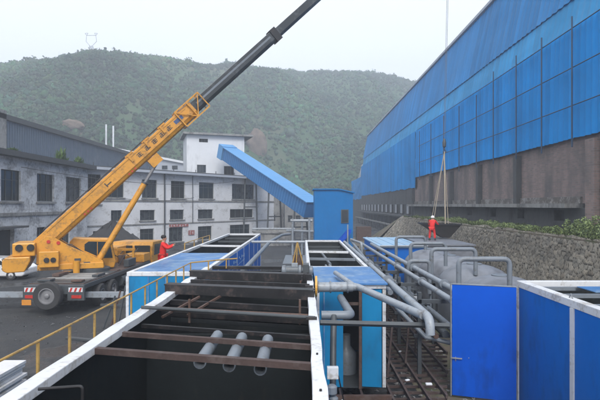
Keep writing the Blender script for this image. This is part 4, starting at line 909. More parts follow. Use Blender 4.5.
V_ = MB(); rs = random.Random(9)
for i in range(2600):
    x = -5.2-rs.random()**1.3*18; y = rs.uniform(9, 46); r_ = rs.uniform(.015, .05)*(2.2 if rs.random() < .04 else 1)
    if -12.6 < x < -9.7 and 21 < y < 34.5: continue
    V_.add([(x+rs.uniform(-r_, r_)*1.3, y+rs.uniform(-r_, r_)*1.3, rs.uniform(.0, r_)) for k in range(5)]+[(x, y, r_*1.1)], [(0, 1, 5), (1, 2, 5), (2, 3, 5), (3, 4, 5), (4, 0, 5)])
yg = V_.build('yard_gravel', 'darkconcrete'); tag(yg, kind='stuff'); yg['label'] = 'loose grit scattered over the asphalt yard'
# stacked white boards at the left
sb = empty('board_stack', (-8.1, 12, 0), 'stack of white sandwich panels on the ground at the lower left', 'panels')
for i in range(7):
    rs = random.Random(i); dx = rs.uniform(-.06, .06); MB().box(-9.7+dx, -7.55+dx, 11.6+dx, 13.0+dx, .1+i*.085, .175+i*.085).build('panel', 'boards', sb)
for y in (11.8, 12.7): MB().box(-9.5, -7.7, y, y+.1, 0, .098).build('batten', 'rust', sb)
lab_l = ['short plank', 'plank']
for i, (x, y, a_, l_, lb_) in enumerate(((-6.6, 14.2, .4, 2.2, 'grey plank on the asphalt by the handrail'), (-6.2, 14.9, .6, 1.8, 'weathered plank crossing another beside the handrail'), (-7.4, 17.2, -.3, 2.6, 'bent steel offcut lying by the crane wheels'), (-6.9, 17.8, .9, 1.4, 'dark offcut on the ground beneath the crane flank'))):
    o = MB().bar((-l_/2, 0, .04), (l_/2, 0, .04), .18, .06).build('plank', 'concrete' if i < 2 else 'darksteel', local=True); o.location = (x, y, 0 if i != 1 else .07); o.rotation_euler[2] = a_; tag(o, lb_, 'plank', 'planks and offcuts on the yard')
sf = empty('steel_trestle', (-6.3, 19, 0), 'rack of leaning steel offcuts between the crane and the left tank', 'rack')
for i in range(10):
    x = -7.9+i*.28; MB().bar((x, 19, 0), (x+.35-.07*(i % 4), 19.3, 1.25+.2*(i % 3)), .06, .05).build('steel_offcut', 'rust' if i % 2 else 'darksteel', sf)
MB().bar((-8.1, 19.2, .9), (-5.2, 19.2, .9), .08, .08).build('rack_bar', 'darksteel', sf)

# ------------------------------------------------------------ truck crane
cr_ = empty('truck_crane', (-11.15, 27.5, 0), 'yellow truck crane with long raised telescopic boom parked in the yard', 'crane')
TX0, TX1, TY0, TY1 = -12.55, -9.8, 21.5, 34.0
ch = MB().box(TX0+.1, TX1-.1, TY0+.12, 31.2, 1.08, 1.3).build('carrier_deck', 'darksteel', cr_, bevel=.03)
MB().box(TX0+.15, TX1-.15, TY0+.3, 31, 1.303, 1.33).build('deck_plate', 'rust', ch)
rs = random.Random(77); yy_ = TY0+.35
for i in range(9):
    MB().box(TX0+.2, TX1-.2, yy_, yy_+.44, 1.333, 1.35+.02*(i % 3)).build('tread_plate', rs.choice(['concrete', 'darksteel', 'rust']), ch); yy_ += .5
for (x, y, a, b, h, mn) in ((-12.2, 22.0, .6, .5, .1, 'darksteel'), (-10.6, 21.9, .5, .35, .08, 'rust'), (-10.3, 23.4, .3, .9, .12, 'darksteel'), (-12.3, 23.5, .35, 1.0, .14, 'rust'), (-10.25, 27.4, .3, 1.2, .4, 'darksteel'), (-10.9, 28.9, .6, .5, .45, 'yellow')):
    MB().box(x, x+a, y, y+b, 1.38, 1.38+h).build('deck_box', mn, ch, bevel=.02)
MB().box(TX0+.8, TX1-.8, TY0+.2, TY1-.3, .55, 1.077).build('chassis_rail', 'black', cr_)
rear = MB(); rear.box(TX0, TX0+.75, TY0, TY0+.118, .62, 1.28); rear.box(TX1-.75, TX1, TY0, TY0+.118, .62, 1.28); rear.box(TX0+.75, TX1-.75, TY0+.03, TY0+.118, .9, 1.25)
rear.build('rear_panel', 'darksteel', cr_)
for x0 in (TX0+.07, TX1-.70):
    q = MB().box(x0, x0+.63, TY0-.012, TY0-.003, 1.0, 1.2).build('chevron_board', 'white', cr_)
    m_ = MB()
    for i in range(3): m_.prism([(x0+.03+i*.21, 1.01), (x0+.12+i*.21, 1.01), (x0+.19+i*.21, 1.19), (x0+.10+i*.21, 1.19)], 0, .006, lambda a, b, d: (a, TY0-.015-d, b))
    m_.build('red_stripe', 'redlamp', q)
for x0 in (TX0+.05, TX1-.62): MB().box(x0+.06, x0+.5, TY0-.03, TY0-.003, .72, .86).build('tail_lamp', 'redlamp', cr_)
MB().box(TX0-.02, TX0+.4, TY0-.055, TY0-.035, .42, .66).build('licence_plate', 'plate', cr_)
# wheels
def wheel(parent, c, r, wd, axis='X', name='wheel'):
    t_ = MB().lathe(c, [(r*.58, -wd/2), (r*.93, -wd/2), (r, -wd/2+.05), (r, wd/2-.05), (r*.93, wd/2), (r*.58, wd/2)], 32, axis, False).build(name, 'rubber', parent, smooth=True)
    MB().lathe(c, [(r*.14, -wd/2+.01), (r*.18, -wd/2+.03), (r*.2, -wd/2+.09), (r*.44, -wd/2+.1), (r*.52, -wd/2+.0), (r*.6, -wd/2+.01), (r*.6, wd/2-.01), (r*.52, wd/2), (r*.44, wd/2-.1), (r*.2, wd/2-.09), (r*.18, wd/2-.03), (r*.14, wd/2-.01)], 24, axis).build('rim', 'rim', t_, smooth=True)
    return t_
for y in (23.5, 24.9, 30.2, 31.9):
    for x in (TX1-.17, TX0+.17): wheel(cr_, (x, y, .53), .53, .36)
wheel(cr_, ((48.7-303)/480*21.3, 21.25, .88), .62, .34, 'Y', 'spare_wheel')
MB().box(-11.5, -11.1, TY0+.0, TY0+.029, .7, 1.1).build('wheel_carrier', 'black', cr_)
for y, nm in ((22.3, 0), (29.3, 1)):
    for sx in (-1, 1):
        xa = TX0 if sx < 0 else TX1; xb = xa+sx*2.1
        o_ = MB().box(min(xa-sx*.3, xb), max(xa-sx*.3, xb), y-.13, y+.13, .62, .86).build('outrigger_beam', 'lightgrey' if nm == 0 else 'yellow', cr_)
        MB().tube([(xb, y, .1), (xb, y, 1.1)], .07, 10).build('jack', 'rim', o_); MB().lathe((xb, y, 0), [(.28, 0), (.28, .06), (.1, .12)], 16).build('pad', 'darksteel', o_)
for y in (28.1, 28.9): MB().box(TX1-.35, TX1-.02, y, y+.7, .5, .97).build('side_locker', 'darksteel', cr_)
for y in (26.3,): MB().tube([(TX1-.3, y, .75), (TX1-.3, y+1.6, .75)], .28, 16).build('air_tank', 'darksteel', cr_, smooth=True)
rs = random.Random(31)
for i in range(9):
    x = rs.uniform(TX0+.2, TX1-.7); y = rs.uniform(28.0, 31.0); h_ = rs.uniform(.2, .75)
    MB().box(x, x+rs.uniform(.25, .6), y, y+rs.uniform(.2, .5), 1.36+.003*i, 1.36+h_).build('equipment_box', rs.choice(['darksteel', 'yellow', 'rust', 'black']), cr_, bevel=.015)
for x in (-11.9, -11.4, -10.6): MB().bend([(x, 27.6, 1.4), (x+.1, 28.4, 2.0), (x, 29.6, 1.7), (x, 30.8, 2.1)], .03, .3, 6).build('hose', 'black', cr_)
for k_ in range(4): MB().bar((TX1+.02, 29.2, .45+.22*k_), (TX1+.02, 29.7, .45+.22*k_), .03, .03).build('ladder_rung', 'lightgrey', cr_)
# carrier cab
fr = lambda a, b, d: (d, a, b)
cabm = MB().prism([(31.4, .6), (34.1, .6), (34.15, 1.35), (33.85, 2.45), (31.6, 2.5), (31.4, 2.2)], TX0+.05, TX1-.05, fr).build('driver_cab', 'yellow', cr_, bevel=.05)
MB().prism([(31.75, 1.6), (33.7, 1.6), (33.55, 2.25), (31.85, 2.3)], TX1-.06, TX1-.035, fr).build('side_window', 'glass', cabm)
MB().box(TX0+.2, TX1-1.35, 31.36, 31.395, 1.6, 2.25).build('rear_window', 'glass', cabm); MB().box(TX1-1.2, TX1-.2, 31.36, 31.395, 1.6, 2.25).build('rear_window', 'glass', cabm)
m_ = MB(); m_.box(TX0+.1, TX0+1.1, 29.6, 31.1, 1.335, 2.3); m_.box(-11.1, TX1-.1, 29.9, 31.1, 1.335, 1.85); m_.build('engine_cover', 'yellow', cr_, bevel=.04)
m_ = MB(); m_.bar((TX1-.3, 28.6, 1.34), (TX1-.3, 28.6, 2.2), .12, .12); m_.bar((TX0+.3, 28.6, 1.34), (TX0+.3, 28.6, 2.2), .12, .12); m_.bar((TX0+.2, 28.6, 2.25), (TX1-.2, 28.6, 2.25), .14, .14); m_.build('boom_rest', 'yellow', cr_)
# superstructure frame (h = boom direction, s = side toward the viewer)
CT = Vector((-11.2, 25.9, 0)); hv = Vector((.921, .389, 0)); sv = Vector((.389, -.921, 0))
def T(a, b, z): return CT+hv*a+sv*b+Vector((0, 0, z))
def tb(mb, a0, a1, b0, b1, z0, z1):
    vs = [T(a0, b0, z0), T(a1, b0, z0), T(a1, b1, z0), T(a0, b1, z0), T(a0, b0, z1), T(a1, b0, z1), T(a1, b1, z1), T(a0, b1, z1)]
    return mb.add(vs, [(0, 3, 2, 1), (4, 5, 6, 7), (0, 1, 5, 4), (1, 2, 6, 5), (2, 3, 7, 6), (3, 0, 4, 7)])
MB().lathe((CT.x, CT.y, 1.33), [(.75, 0), (.75, .2), (.7, .22)], 28).build('slew_ring', 'darksteel', cr_)
fs_ = lambda a, z, d: T(a, d, z)
plate_poly = [(-2.75, 1.9), (-2.75, 2.95), (-2.3, 3.3), (-2.0, 3.28), (-1.3, 2.8), (.35, 1.95), (.45, 1.6), (-.9, 1.6), (-1.55, 1.75)]
ss = MB().prism(plate_poly, .42, .52, fs_).build('turntable_frame', 'yellow', cr_, bevel=.01); MB().prism(plate_poly, -.52, -.42, fs_).build('turntable_frame', 'yellow', cr_, bevel=.01)
tb(MB(), -2.7, .4, -.6, .6, 1.56, 1.86).build('turntable_base', 'yellow', cr_, bevel=.02)
tb(MB(), -2.6, -1.7, .53, .95, 1.75, 2.55).build('valve_housing', 'yellow', ss, bevel=.03)
m_ = MB()
for a_ in (-2.25, -1.95):
    c = T(a_, .955, 2.12); m_.tube([c, c+sv*.05], .13, 16)
m_.build('round_port', 'black', ss)
m_ = MB()
for (a_, z_) in ((-2.2, 3.02), (-1.75, 2.95)): c = T(a_, .525, z_); m_.tube([c, c+sv*.04], .09, 12)
m_.build('pivot_pin', 'redlamp', ss)
cwb = tb(MB(), -3.75, -2.76, -.95, .95, 2.35, 3.0).build('winch_housing', 'yellow', cr_, bevel=.05)
m_ = MB()
for a_ in (-3.45, -2.95): c = T(a_, -.6, 2.72+.06); m_.tube([c, T(a_, 1.02, 2.78)], .17, 18)
m_.build('winch_drum', 'black', cwb)
cw = MB().prism([(-4.15, 1.7), (-4.15, 2.2), (-4.0, 2.34), (-2.95, 2.34), (-2.95, 2.1), (-3.2, 1.6), (-3.95, 1.58)], -1.15, 1.15, fs_).build('counterweight', 'yellow', cr_, bevel=.05)
m_ = MB()
for i in range(4): z_ = 1.68+i*.15; m_.bar(T(-4.16, .7, z_), T(-4.16, 1.1, z_+.12), .02, .06)
m_.build('hazard_stripe', 'black', cw)
tb(MB(), -2.75, -2.0, -.4, .4, 1.87, 2.3).build('hydraulic_block', 'darksteel', cr_)
MB().tube([T(-.9, .75, 1.35), T(-.9, .75, 2.0)], .16, 14).build('swing_motor', 'yellow', cr_)
for i in range(4): MB().bend([T(-2.2+i*.12, .35-i*.2, 2.2), T(-1.6+i*.1, .3-i*.15, 2.9), T(-.5, .2-i*.1, 2.3), T(-.1, .1, 1.9)], .022, .25, 6, 4).build('hose', 'black', cr_)
for a_, z_ in ((-1.0, 2.05), (-.55, 1.85)): MB().bar(T(a_, .56, z_), T(a_+.3, .56, z_), .05, .12).build('step_plate', 'darksteel', ss)
MB().tube([T(-2.6, .97, 1.7), T(-2.6, 1.0, 1.35), T(.3, .9, 1.35)], .02, 6).build('hand_bar', 'darksteel', cr_)
# operator cab
oc = MB().prism([(-1.3, 1.4), (.95, 1.4), (1.05, 1.75), (.8, 3.02), (-1.1, 3.12), (-1.3, 2.9)], -1.55, -.62, fs_).build('operator_cab', 'yellow', cr_, bevel=.06)
MB().prism([(-.55, 2.15), (-.3, 1.98), (.88, 1.95), (.72, 2.85), (-.35, 2.9), (-.55, 2.75)], -.615, -.595, fs_).build('side_window', 'glass', oc)
MB().prism([(.98, 1.95), (1.03, 1.95), (.84, 2.9), (.79, 2.9)], -1.45, -.72, fs_).build('front_window', 'glass', oc)
MB().bar(T(.1, -.59, 1.97), T(.1, -.59, 2.86), .03, .03).build('window_bar', 'yellow', oc)
# boom
S = Vector((-13.3, 25.0, 3.08)); TP = Vector((10.4, 35.0, 28.5)); bd = (TP-S).normalized(); bs = bd.cross(Vector((0, 0, 1))).normalized(); bu = bs.cross(bd); BL = (TP-S).length
if bs.y > 0: pass
def bf(a, b, d): return S+bd*a+bs*b+bu*d
def boomsec(a0, a1, w_, h_, m, name, parent):
    prof = [(-w_/2, h_/2), (w_/2, h_/2), (w_/2, -h_*.22), (w_*.36, -h_*.42), (w_*.15, -h_/2), (-w_*.15, -h_/2), (-w_*.36, -h_*.42), (-w_/2, -h_*.22)]
    n_ = len(prof); vs = [bf(a0, *p) for p in prof]+[bf(a1, *p) for p in prof]
    fs = [tuple(range(n_)), tuple(range(2*n_-1, n_-1, -1))]+[(i, (i+1) % n_, n_+(i+1) % n_, n_+i) for i in range(n_)]
    return MB().add(vs, fs).build(name, m, parent, bevel=.02)
def bbox(mb, a0, a1, b0, b1, d0, d1):
    vs = [bf(a0, b0, d0), bf(a1, b0, d0), bf(a1, b1, d0), bf(a0, b1, d0), bf(a0, b0, d1), bf(a1, b0, d1), bf(a1, b1, d1), bf(a0, b1, d1)]
    return mb.add(vs, [(0, 3, 2, 1), (4, 5, 6, 7), (0, 1, 5, 4), (1, 2, 6, 5), (2, 3, 7, 6), (3, 0, 4, 7)])
bm1 = boomsec(-.5, BL*.292, .66, .86, 'yellow', 'boom_base', cr_)
side = .33
m_ = MB(); bbox(m_, .3, BL*.28, side+.002, side+.03, .30, .38); bbox(m_, .3, BL*.28, side+.002, side+.03, -.18, -.12); m_.build('side_rib', 'yellow', bm1)
# lettering along the boom (illegible blocky characters in the photograph)
rs = random.Random(12); m_ = MB(); mb2 = MB()
for i, a0 in enumerate((4.0, 6.3, 6.85, 7.4, 7.95, 8.5)):
    tgt = MB()
    if i == 0: bbox(tgt, a0, a0+.35, side+.003, side+.009, .0, .06); bbox(tgt, a0, a0+.06, side+.003, side+.009, -.06, .2)
    else:
        for k_ in range(3): z_ = -.02+k_*.085; bbox(tgt, a0+rs.uniform(0, .06), a0+.28+rs.uniform(0, .06), side+.003, side+.009, z_, z_+.04)
        bbox(tgt, a0+.14, a0+.19, side+.0095, side+.014, -.04, .22); bbox(tgt, a0+.03, a0+.07, side+.0095, side+.014, -.02, .1)
    tgt.build('boom_lettering', 'decal', bm1)
bbox(mb2, 9.1, 9.7, side+.003, side+.009, -.02, .2)
mb2.build('boom_emblem', 'decalblue', bm1)
for a_ in (2.2, 5.3): 
    m2 = MB()
    for k_ in range(3): c = bf(a_+k_*.22, side+.03, -.3+.0*k_); m2.tube([c, c+bs*.03], .05, 8)
    m2.build('slide_pad', 'redlamp', bm1)
# open frame at the boom collar
c0, c1 = BL*.262, BL*.312; m_ = MB()
for b in (-.42, .42):
    for d in (-.5, .52): m_.bar(bf(c0, b, d), bf(c1, b, d), .07, .07)
    for i in range(3):
        t0 = c0+(c1-c0)*i/2; m_.bar(bf(t0, b, -.5), bf(t0, b, .52), .06, .06)
        if i < 2: m_.bar(bf(t0, b, -.5 if i % 2 else .52), bf(t0+(c1-c0)/2, b, .52 if i % 2 else -.5), .05, .05)
for i in range(5):
    t0 = c0+(c1-c0)*i/4; m_.bar(bf(t0, -.42, .52), bf(t0, .42, .52), .05, .05); m_.bar(bf(t0, -.42, -.5), bf(t0, .42, -.5), .05, .05)
m_.build('collar_frame', 'yellow', bm1)
for i in range(3):
    m_ = MB(); a_ = BL*(.16+.033*i); bbox(m_, a_, a_+.5, -.2, .36, .432, .52); bbox(m_, a_+.1, a_+.22, .336, .40, .05, .5); m_.build('guide_bracket', 'yellow', bm1)
for b in (-.2, .12): MB().tube([bf(.2, b, .5), bf(BL*.25, b, .55)], .03, 6).build('hose', 'black', bm1)
s2 = boomsec(BL*.28, BL*.487, .52, .68, 'boomdark', 'boom_section', cr_)
m_ = MB(); bbox(m_, BL*.48, BL*.492, -.33, .33, -.42, .42); m_.build('section_collar', 'black', s2)
s3 = boomsec(BL*.48, BL*.76, .46, .60, 'boomdark', 'boom_section', cr_); bbox(MB(), BL*.755, BL*.765, -.28, .28, -.36, .36).build('section_collar', 'black', s3)
s4 = boomsec(BL*.755, BL, .38, .48, 'boomdark', 'boom_section', cr_)
m_ = MB(); bbox(m_, BL*.3, BL*.475, .262, .268, .05, .16); m_.build('pale_stripe', 'grey', s2)
m_ = MB(); tpv = bf(BL+.1, 0, -.2); m_.tube([tpv-bs*.3, tpv+bs*.3], .32, 20); m_.build('head_sheave', 'darksteel', s4)
# lift cylinder
c0_ = T(.05, 0, 1.72); k0 = BL*.19; c1_ = bf(k0, 0, -.85); cm = c0_.lerp(c1_, .78)
bb_ = MB(); bbox(bb_, k0-.35, k0+.35, -.16, .16, -.95, -.44); bb_.build('cylinder_bracket', 'yellow', bm1)
MB().tube([c0_, cm], .16, 16).build('lift_cylinder', 'yellow', cr_, smooth=True); MB().tube([cm, cm+(cm-c0_).normalized()*.1], .19, 16).build('cylinder_gland', 'darksteel', cr_); MB().tube([cm, c1_], .085, 12).build('cylinder_rod', 'rim', cr_, smooth=True)
# hoist ropes and hook block
tipx, tipy = TP.x+.35, TP.y+.1
m_ = MB()
for dx in (-.04, .05): m_.tube([(tipx+dx, tipy, TP.z-.3), (10.3+dx, 35.0, 9.9)], .014, 6)
m_.build('hoist_rope', 'cable', cr_)
hb = empty('hook_block', (10.3, 35, 9.2), 'steel hook block hanging on the thin hoist rope over the worker', 'hook')
MB().lathe((10.3, 35, 9.35), [(.04, -.26), (.12, -.2), (.14, .1), (.08, .35), (.04, .4)], 16).build('block', 'darksteel', hb, smooth=True)
MB().tube([(10.3, 35, 9.1), (10.3, 35, 8.95), (10.42, 35, 8.82), (10.38, 35, 8.7), (10.26, 35, 8.7), (10.2, 35, 8.8)], .04, 8).build('hook', 'darksteel', hb)
sk = empty('steel_skip', (9.9, 35.2, 2.5), 'dark pointed steel skip hanging from rope slings next to the standing red worker', 'skip')
cx, cy = 9.95, 35.3
topz, botz = 3.55, 2.52
V8 = [(cx-1.3, cy-.8, topz), (cx+1.45, cy-.8, topz-.08), (cx+1.45, cy+.8, topz-.08), (cx-1.3, cy+.8, topz), (cx+.2, cy-.35, botz), (cx+.75, cy-.35, botz), (cx+.75, cy+.35, botz), (cx+.2, cy+.35, botz)]
MB().add(V8, [(4, 5, 6, 7), (0, 1, 5, 4), (1, 2, 6, 5), (2, 3, 7, 6), (3, 0, 4, 7)]).build('hopper', 'bucket', sk)
m_ = MB(); T4 = V8[:4]
for i in range(4): m_.bar(Vector(T4[i]), Vector(T4[(i+1) % 4]), .09, .09)
m_.build('top_edge', 'black', sk)
for i in range(4): MB().tube([(10.3, 35, 8.75), tuple(Vector(T4[i]).lerp(Vector((10.05, 35.3, 3.55)), .6))], .02, 6).build('sling', 'rope', sk)
tag(MB().tube([(10.3, 35, 8.8), (10.35, 34.9, 3.3)], .045, 8).build('hanging_strap', 'rope'), 'thick pale strap hanging straight down among the slings', 'strap')

# ------------------------------------------------------------ white car at the left border
car = empty('white_car', (-20.5, 32, 0), 'white car behind the crane counterweight at the left border', 'car')
fr = lambda a, b, d: (-18.15-a, 31.2+d, b)
MB().prism([(0, .35), (0, .75), (.25, .92), (.9, 1.0), (1.55, 1.42), (2.9, 1.46), (3.9, 1.0), (4.3, .85), (4.4, .4), (4.2, .25), (.15, .25)], 0, 1.7, fr).build('body', 'white_car', car, bevel=.08)
MB().prism([(1.05, 1.0), (1.62, 1.34), (2.25, 1.37), (2.25, 1.0)], -.012, -.003, fr).build('side_window', 'glass', car); MB().prism([(2.35, 1.0), (2.35, 1.37), (2.85, 1.38), (3.5, 1.0)], -.012, -.003, fr).build('side_window', 'glass', car)
MB().prism([(.98, 1.06), (1.5, 1.38), (1.46, 1.41), (.94, 1.08)], .15, 1.55, fr).build('windscreen', 'glass', car)
for a_ in (.85, 3.45):
    for yy in (31.3, 32.8): wheel(car, (-18.15-a_, yy, .32), .32, .22, 'Y')
MB().box(-18.2, -18.13, 31.35, 31.65, .62, .75).build('headlight', 'lightgrey', car)
MB().prism([(2.29, .4), (2.31, .4), (2.31, 1.0), (2.29, 1.0)], -.008, -.002, fr).build('door_seam', 'darksteel', car)

# ------------------------------------------------------------ people
def skin(name, nodes, edges, root, m, parent, sub=2):
    keys = list(nodes); me = bpy.data.meshes.new(name); me.from_pydata([nodes[k][0] for k in keys], [(keys.index(a), keys.index(b)) for a, b in edges], [])
    o = bpy.data.objects.new(name, me); COL.objects.link(o); o.parent = parent
    md = o.modifiers.new('skin', 'SKIN'); md.use_smooth_shade = True; me.materials.append(MT[m])
    for i, k in enumerate(keys):
        sv_ = me.skin_vertices[0].data[i]; r_ = nodes[k][1]; sv_.radius = (r_, r_) if not isinstance(r_, tuple) else r_
        sv_.use_root = (k == root)
    s = o.modifiers.new('sub', 'SUBSURF'); s.levels = sub; s.render_levels = sub; return o
def person(loc, rz, label, J, helmet=None):
    """J: joints in the body's own frame, facing +Y"""
    p = empty('person', loc, label, 'person', None); p.rotation_euler[2] = rz
    V_ = {k: Vector(v) for k, v in J.items()}
    n = {'pel': (V_['pel'], .13), 'waist': (V_['waist'], .125), 'chest': (V_['chest'], .15), 'neck': (V_['neck'], .06), 'head0': (V_['head']-Vector((0, 0, .06)), .075), 'head': (V_['head'], .09), 'head1': (V_['head']+Vector((0, -.01, .08)), .07)}
    e = [('pel', 'waist'), ('waist', 'chest'), ('chest', 'neck'), ('neck', 'head0'), ('head0', 'head'), ('head', 'head1')]
    n['nose'] = (V_['head']+Vector((0, .105, -.01)), .018); e.append(('head', 'nose'))
    for s in 'LR':
        n['sh'+s] = (V_['sh'+s], .06); n['el'+s] = (V_['el'+s], .043); n['wr'+s] = (V_['wr'+s], .028); hd = (V_['wr'+s]-V_['el'+s]).normalized(); n['pa'+s] = (V_['wr'+s]+hd*.06, (.035, .018))
        n['hip'+s] = (V_['hip'+s], .09); n['kn'+s] = (V_['kn'+s], .062); n['an'+s] = (V_['an'+s], .042); n['to'+s] = (V_['an'+s]+Vector((0, .16, -.05)), .035)
        e += [('chest', 'sh'+s), ('sh'+s, 'el'+s), ('el'+s, 'wr'+s), ('wr'+s, 'pa'+s), ('pel', 'hip'+s), ('hip'+s, 'kn'+s), ('kn'+s, 'an'+s), ('an'+s, 'to'+s)]
        lat = hd.cross(Vector((0, 0, 1))); lat = lat.normalized() if lat.length > .1 else Vector((1, 0, 0))
        for k, (o_, l_) in enumerate(((-.03, .07), (-.01, .085), (.01, .08), (.03, .062))):
            b0 = V_['wr'+s]+hd*.08+lat*o_; n['f%s%d' % (s, k)] = (b0, .009); n['g%s%d' % (s, k)] = (b0+hd*l_*.6+Vector((0, 0, -.01)), .0085); n['h%s%d' % (s, k)] = (b0+hd*l_+Vector((0, 0, -.03)), .008)
            e += [('f%s%d' % (s, k), 'g%s%d' % (s, k)), ('g%s%d' % (s, k), 'h%s%d' % (s, k))]
        b0 = V_['wr'+s]+hd*.03-lat*.03; n['t0'+s] = (b0, .011); n['t1'+s] = (b0+hd*.035-lat*.035, .01); n['t2'+s] = (b0+hd*.07-lat*.04, .009); e += [('t0'+s, 't1'+s), ('t1'+s, 't2'+s)]
    # one mesh; separate finger chains are rooted inside the palm
    body = skin('body', n, e, 'pel', 'skin', p)
    j = {'pel': (V_['pel']+Vector((0, 0, -.04)), (.19, .15)), 'waist': (V_['waist'], (.18, .145)), 'chest': (V_['chest'], (.21, .155)), 'col': (V_['neck']-Vector((0, 0, .03)), .085)}
    je = [('pel', 'waist'), ('waist', 'chest'), ('chest', 'col')]
    for s in 'LR':
        j['sh'+s] = (V_['sh'+s], .085); j['el'+s] = (V_['el'+s], .064); j['wr'+s] = (V_['el'+s].lerp(V_['wr'+s], .95), .05); je += [('chest', 'sh'+s), ('sh'+s, 'el'+s), ('el'+s, 'wr'+s)]
    skin('jacket', j, je, 'pel', 'red', p)
    t = {'pel': (V_['pel'], (.185, .15))}; te = []
    for s in 'LR':
        t['hip'+s] = (V_['hip'+s], .115); t['kn'+s] = (V_['kn'+s], .085); t['an'+s] = (V_['an'+s]+Vector((0, 0, .04)), .072); te += [('pel', 'hip'+s), ('hip'+s, 'kn'+s), ('kn'+s, 'an'+s)]
        q = V_['an'+s]; MB().lathe(q+Vector((0, 0, -.085)), [(.05, 0), (.055, .03), (.05, .13)], 12).build('boot_shaft', 'boot', body, local=True, smooth=True)
        bt = MB().box(q.x-.05, q.x+.05, q.y-.08, q.y+.2, q.z-.085, q.z-.01).build('boot', 'boot', p, local=True, bevel=.03)
    skin('trousers', t, te, 'pel', 'red', p)
    hd_ = V_['head']+Vector((0, -.012, .015))
    if helmet:
        MB().lathe(hd_+Vector((0, 0, .02)), [(.15, 0), (.152, .012), (.128, .02), (.12, .07), (.09, .12), (.045, .145), (.005, .152)], 20).build('helmet', helmet, p, local=True, smooth=True)
    else:
        MB().lathe(hd_+Vector((0, -.012, -.02)), [(.085, 0), (.105, .04), (.108, .08), (.09, .12), (.05, .145), (.005, .15)], 16).build('hair', 'hair', p, local=True, smooth=True)
    for s in (-1, 1): MB().lathe(V_['head']+Vector((s*.033, .085, .012)), [(.003, -.008), (.012, 0), (.003, .008)], 8).build('eye', 'boot', body, local=True)
    MB().box(V_['head'].x-.025, V_['head'].x+.025, V_['head'].y+.083, V_['head'].y+.092, V_['head'].z-.052, V_['head'].z-.044).build('mouth', 'redsign', body, local=True)
    for s in (-1, 1): MB().lathe(V_['head']+Vector((s*.095, 0, -.01)), [(.006, -.03), (.02, -.01), (.02, .015), (.006, .03)], 8).build('ear', 'skin', body, local=True)
    return p
# worker standing by the skip, back to the viewer, leaning forward
J = dict(pel=(0, 0, .9), waist=(0, .06, 1.06), chest=(0, .16, 1.27), neck=(0, .23, 1.42), head=(0, .29, 1.53),
    shL=(-.2, .18, 1.33), elL=(-.27, .30, 1.08), wrL=(-.22, .50, 1.0), shR=(.2, .18, 1.33), elR=(.32, .32, 1.12), wrR=(.36, .54, 1.1),
    hipL=(-.1, 0, .84), knL=(-.15, .05, .47), anL=(-.17, -.02, .09), hipR=(.1, 0, .84), knR=(.16, .08, .48), anR=(.2, .0, .09))
person((8.95, 33.3, 2.45), R(-25), 'worker in red overalls and white helmet bending towards the hanging skip', J, 'white_car')
J = dict(pel=(0, 0, .92), waist=(0, 0, 1.08), chest=(0, .01, 1.3), neck=(0, .02, 1.48), head=(0, .05, 1.60),
    shL=(-.2, .02, 1.38), elL=(-.22, .22, 1.22), wrL=(-.12, .44, 1.34), shR=(.2, .02, 1.38), elR=(.24, .2, 1.2), wrR=(.12, .42, 1.3),
    hipL=(-.1, 0, .86), knL=(-.12, .02, .48), anL=(-.13, -.02, .09), hipR=(.1, 0, .86), knR=(.12, .02, .48), anR=(.13, -.02, .09))
person((-5.75, 19.7, 1.93), R(-80), 'bareheaded worker in red jacket standing left of the white-rimmed left tank', J)

# ------------------------------------------------------------ pylon on the ridge
pz = float(hill_z(np.array([-146.]), np.array([331.]))[0]); b0 = Vector((-146, 331, pz+2.5)); py_ = MB(); Hh = 16
def seg(a, b, r_=.15): py_.tube([b0+Vector(a), b0+Vector(b)], r_, 5)
for sx in (-1, 1):
    for sy in (-1, 1): seg((sx*1.9, sy*1.9, -3), (sx*.8, sy*.8, 9), .22)
    for k_ in range(4): seg((sx*(1.9-.27*k_), -1.9+.27*k_, k_*2.25), (-sx*(1.9-.27*(k_+1)), -1.9+.27*(k_+1), (k_+1)*2.25), .1)
    seg((sx*.8, 0, 9), (sx*3.6, 0, 12)); seg((sx*3.6, 0, 12), (sx*3.2, 0, 16.2)); seg((sx*3.2, 0, 16.2), (sx*4.3, 0, 17.6)); seg((sx*3.2, 0, 16.2), (sx*1.2, 0, 16.2)); seg((sx*3.2, 0, 16.2), (sx*2.2, 0, 17.8))
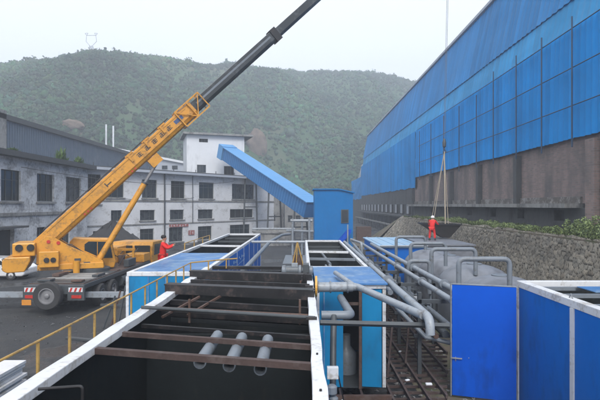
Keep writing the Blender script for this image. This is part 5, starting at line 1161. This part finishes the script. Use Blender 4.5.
seg((-3.2, 0, 16.2), (3.2, 0, 16.2)); seg((-4.3, 0, 17.6), (-2.2, 0, 17.8)); seg((4.3, 0, 17.6), (2.2, 0, 17.8))
tag(py_.build('power_pylon', 'grey'), 'small lattice power pylon standing on the hill ridge', 'pylon')
# rock outcrops on the hill
def rock(name, c, r_, label, sx=1, sz=1, seed=1):
    bm = bmesh.new(); bmesh.ops.create_icosphere(bm, subdivisions=4, radius=1); V = np.array([v.co[:] for v in bm.verts]); F = np.array([[v.index for v in f.verts] for f in bm.faces]); bm.free()
    d = fbm(V[:, 0]*1.7+V[:, 2]*2+5, V[:, 1]*1.7+V[:, 2]+seed, 5, seed); V = V*(.6+.8*d)[:, None]*np.array([r_*sx, r_*.5, r_*sz])
    k_ = fbm(V[:, 0]*.6, V[:, 2]*.6, 4, seed+3)[:, None]; o = np_mesh(name, V, F, 'stone', np.array([.17, .13, .10])*(.4+k_), False); o.location = c; tag(o, label, 'rock')
def on_slope(px, py):
    Y = np.linspace(118, 330, 900); X = (px-303)/480*Y; z = hill_z(X, Y); i = int(np.argmax(CZ+(205-py)/480*Y < z)); return (float(X[i]), float(Y[i]), float(z[i]))
R1 = on_slope(258, 150); R2 = on_slope(76, 130)
rock('rock_outcrop', (R1[0], R1[1]-2, R1[2]+1.5), R1[1]*.026, 'pale rock outcrop on the hill just right of the white tower', .8, 1.3, 4)
rock('rock_outcrop', (R2[0], R2[1]-2, R2[2]+1.2), R2[1]*.018, 'reddish bare rock patch low on the hill left of the crane boom', 1.3, .7, 9)

# ------------------------------------------------------------ haze
hz = MB().box(-1600, 1600, -40, 800, -1, 240).build('haze', None, local=True); tag(hz, kind='stuff')
m = bpy.data.materials.new('haze'); m.use_nodes = True; n = m.node_tree; n.nodes.clear()
pv = n.nodes.new('ShaderNodeVolumePrincipled'); pv.inputs['Color'].default_value = (.84, .90, 1.0, 1); pv.inputs['Density'].default_value = .0016; pv.inputs['Anisotropy'].default_value = .0
ou = n.nodes.new('ShaderNodeOutputMaterial'); n.links.new(pv.outputs[0], ou.inputs['Volume']); hz.data.materials.append(m)
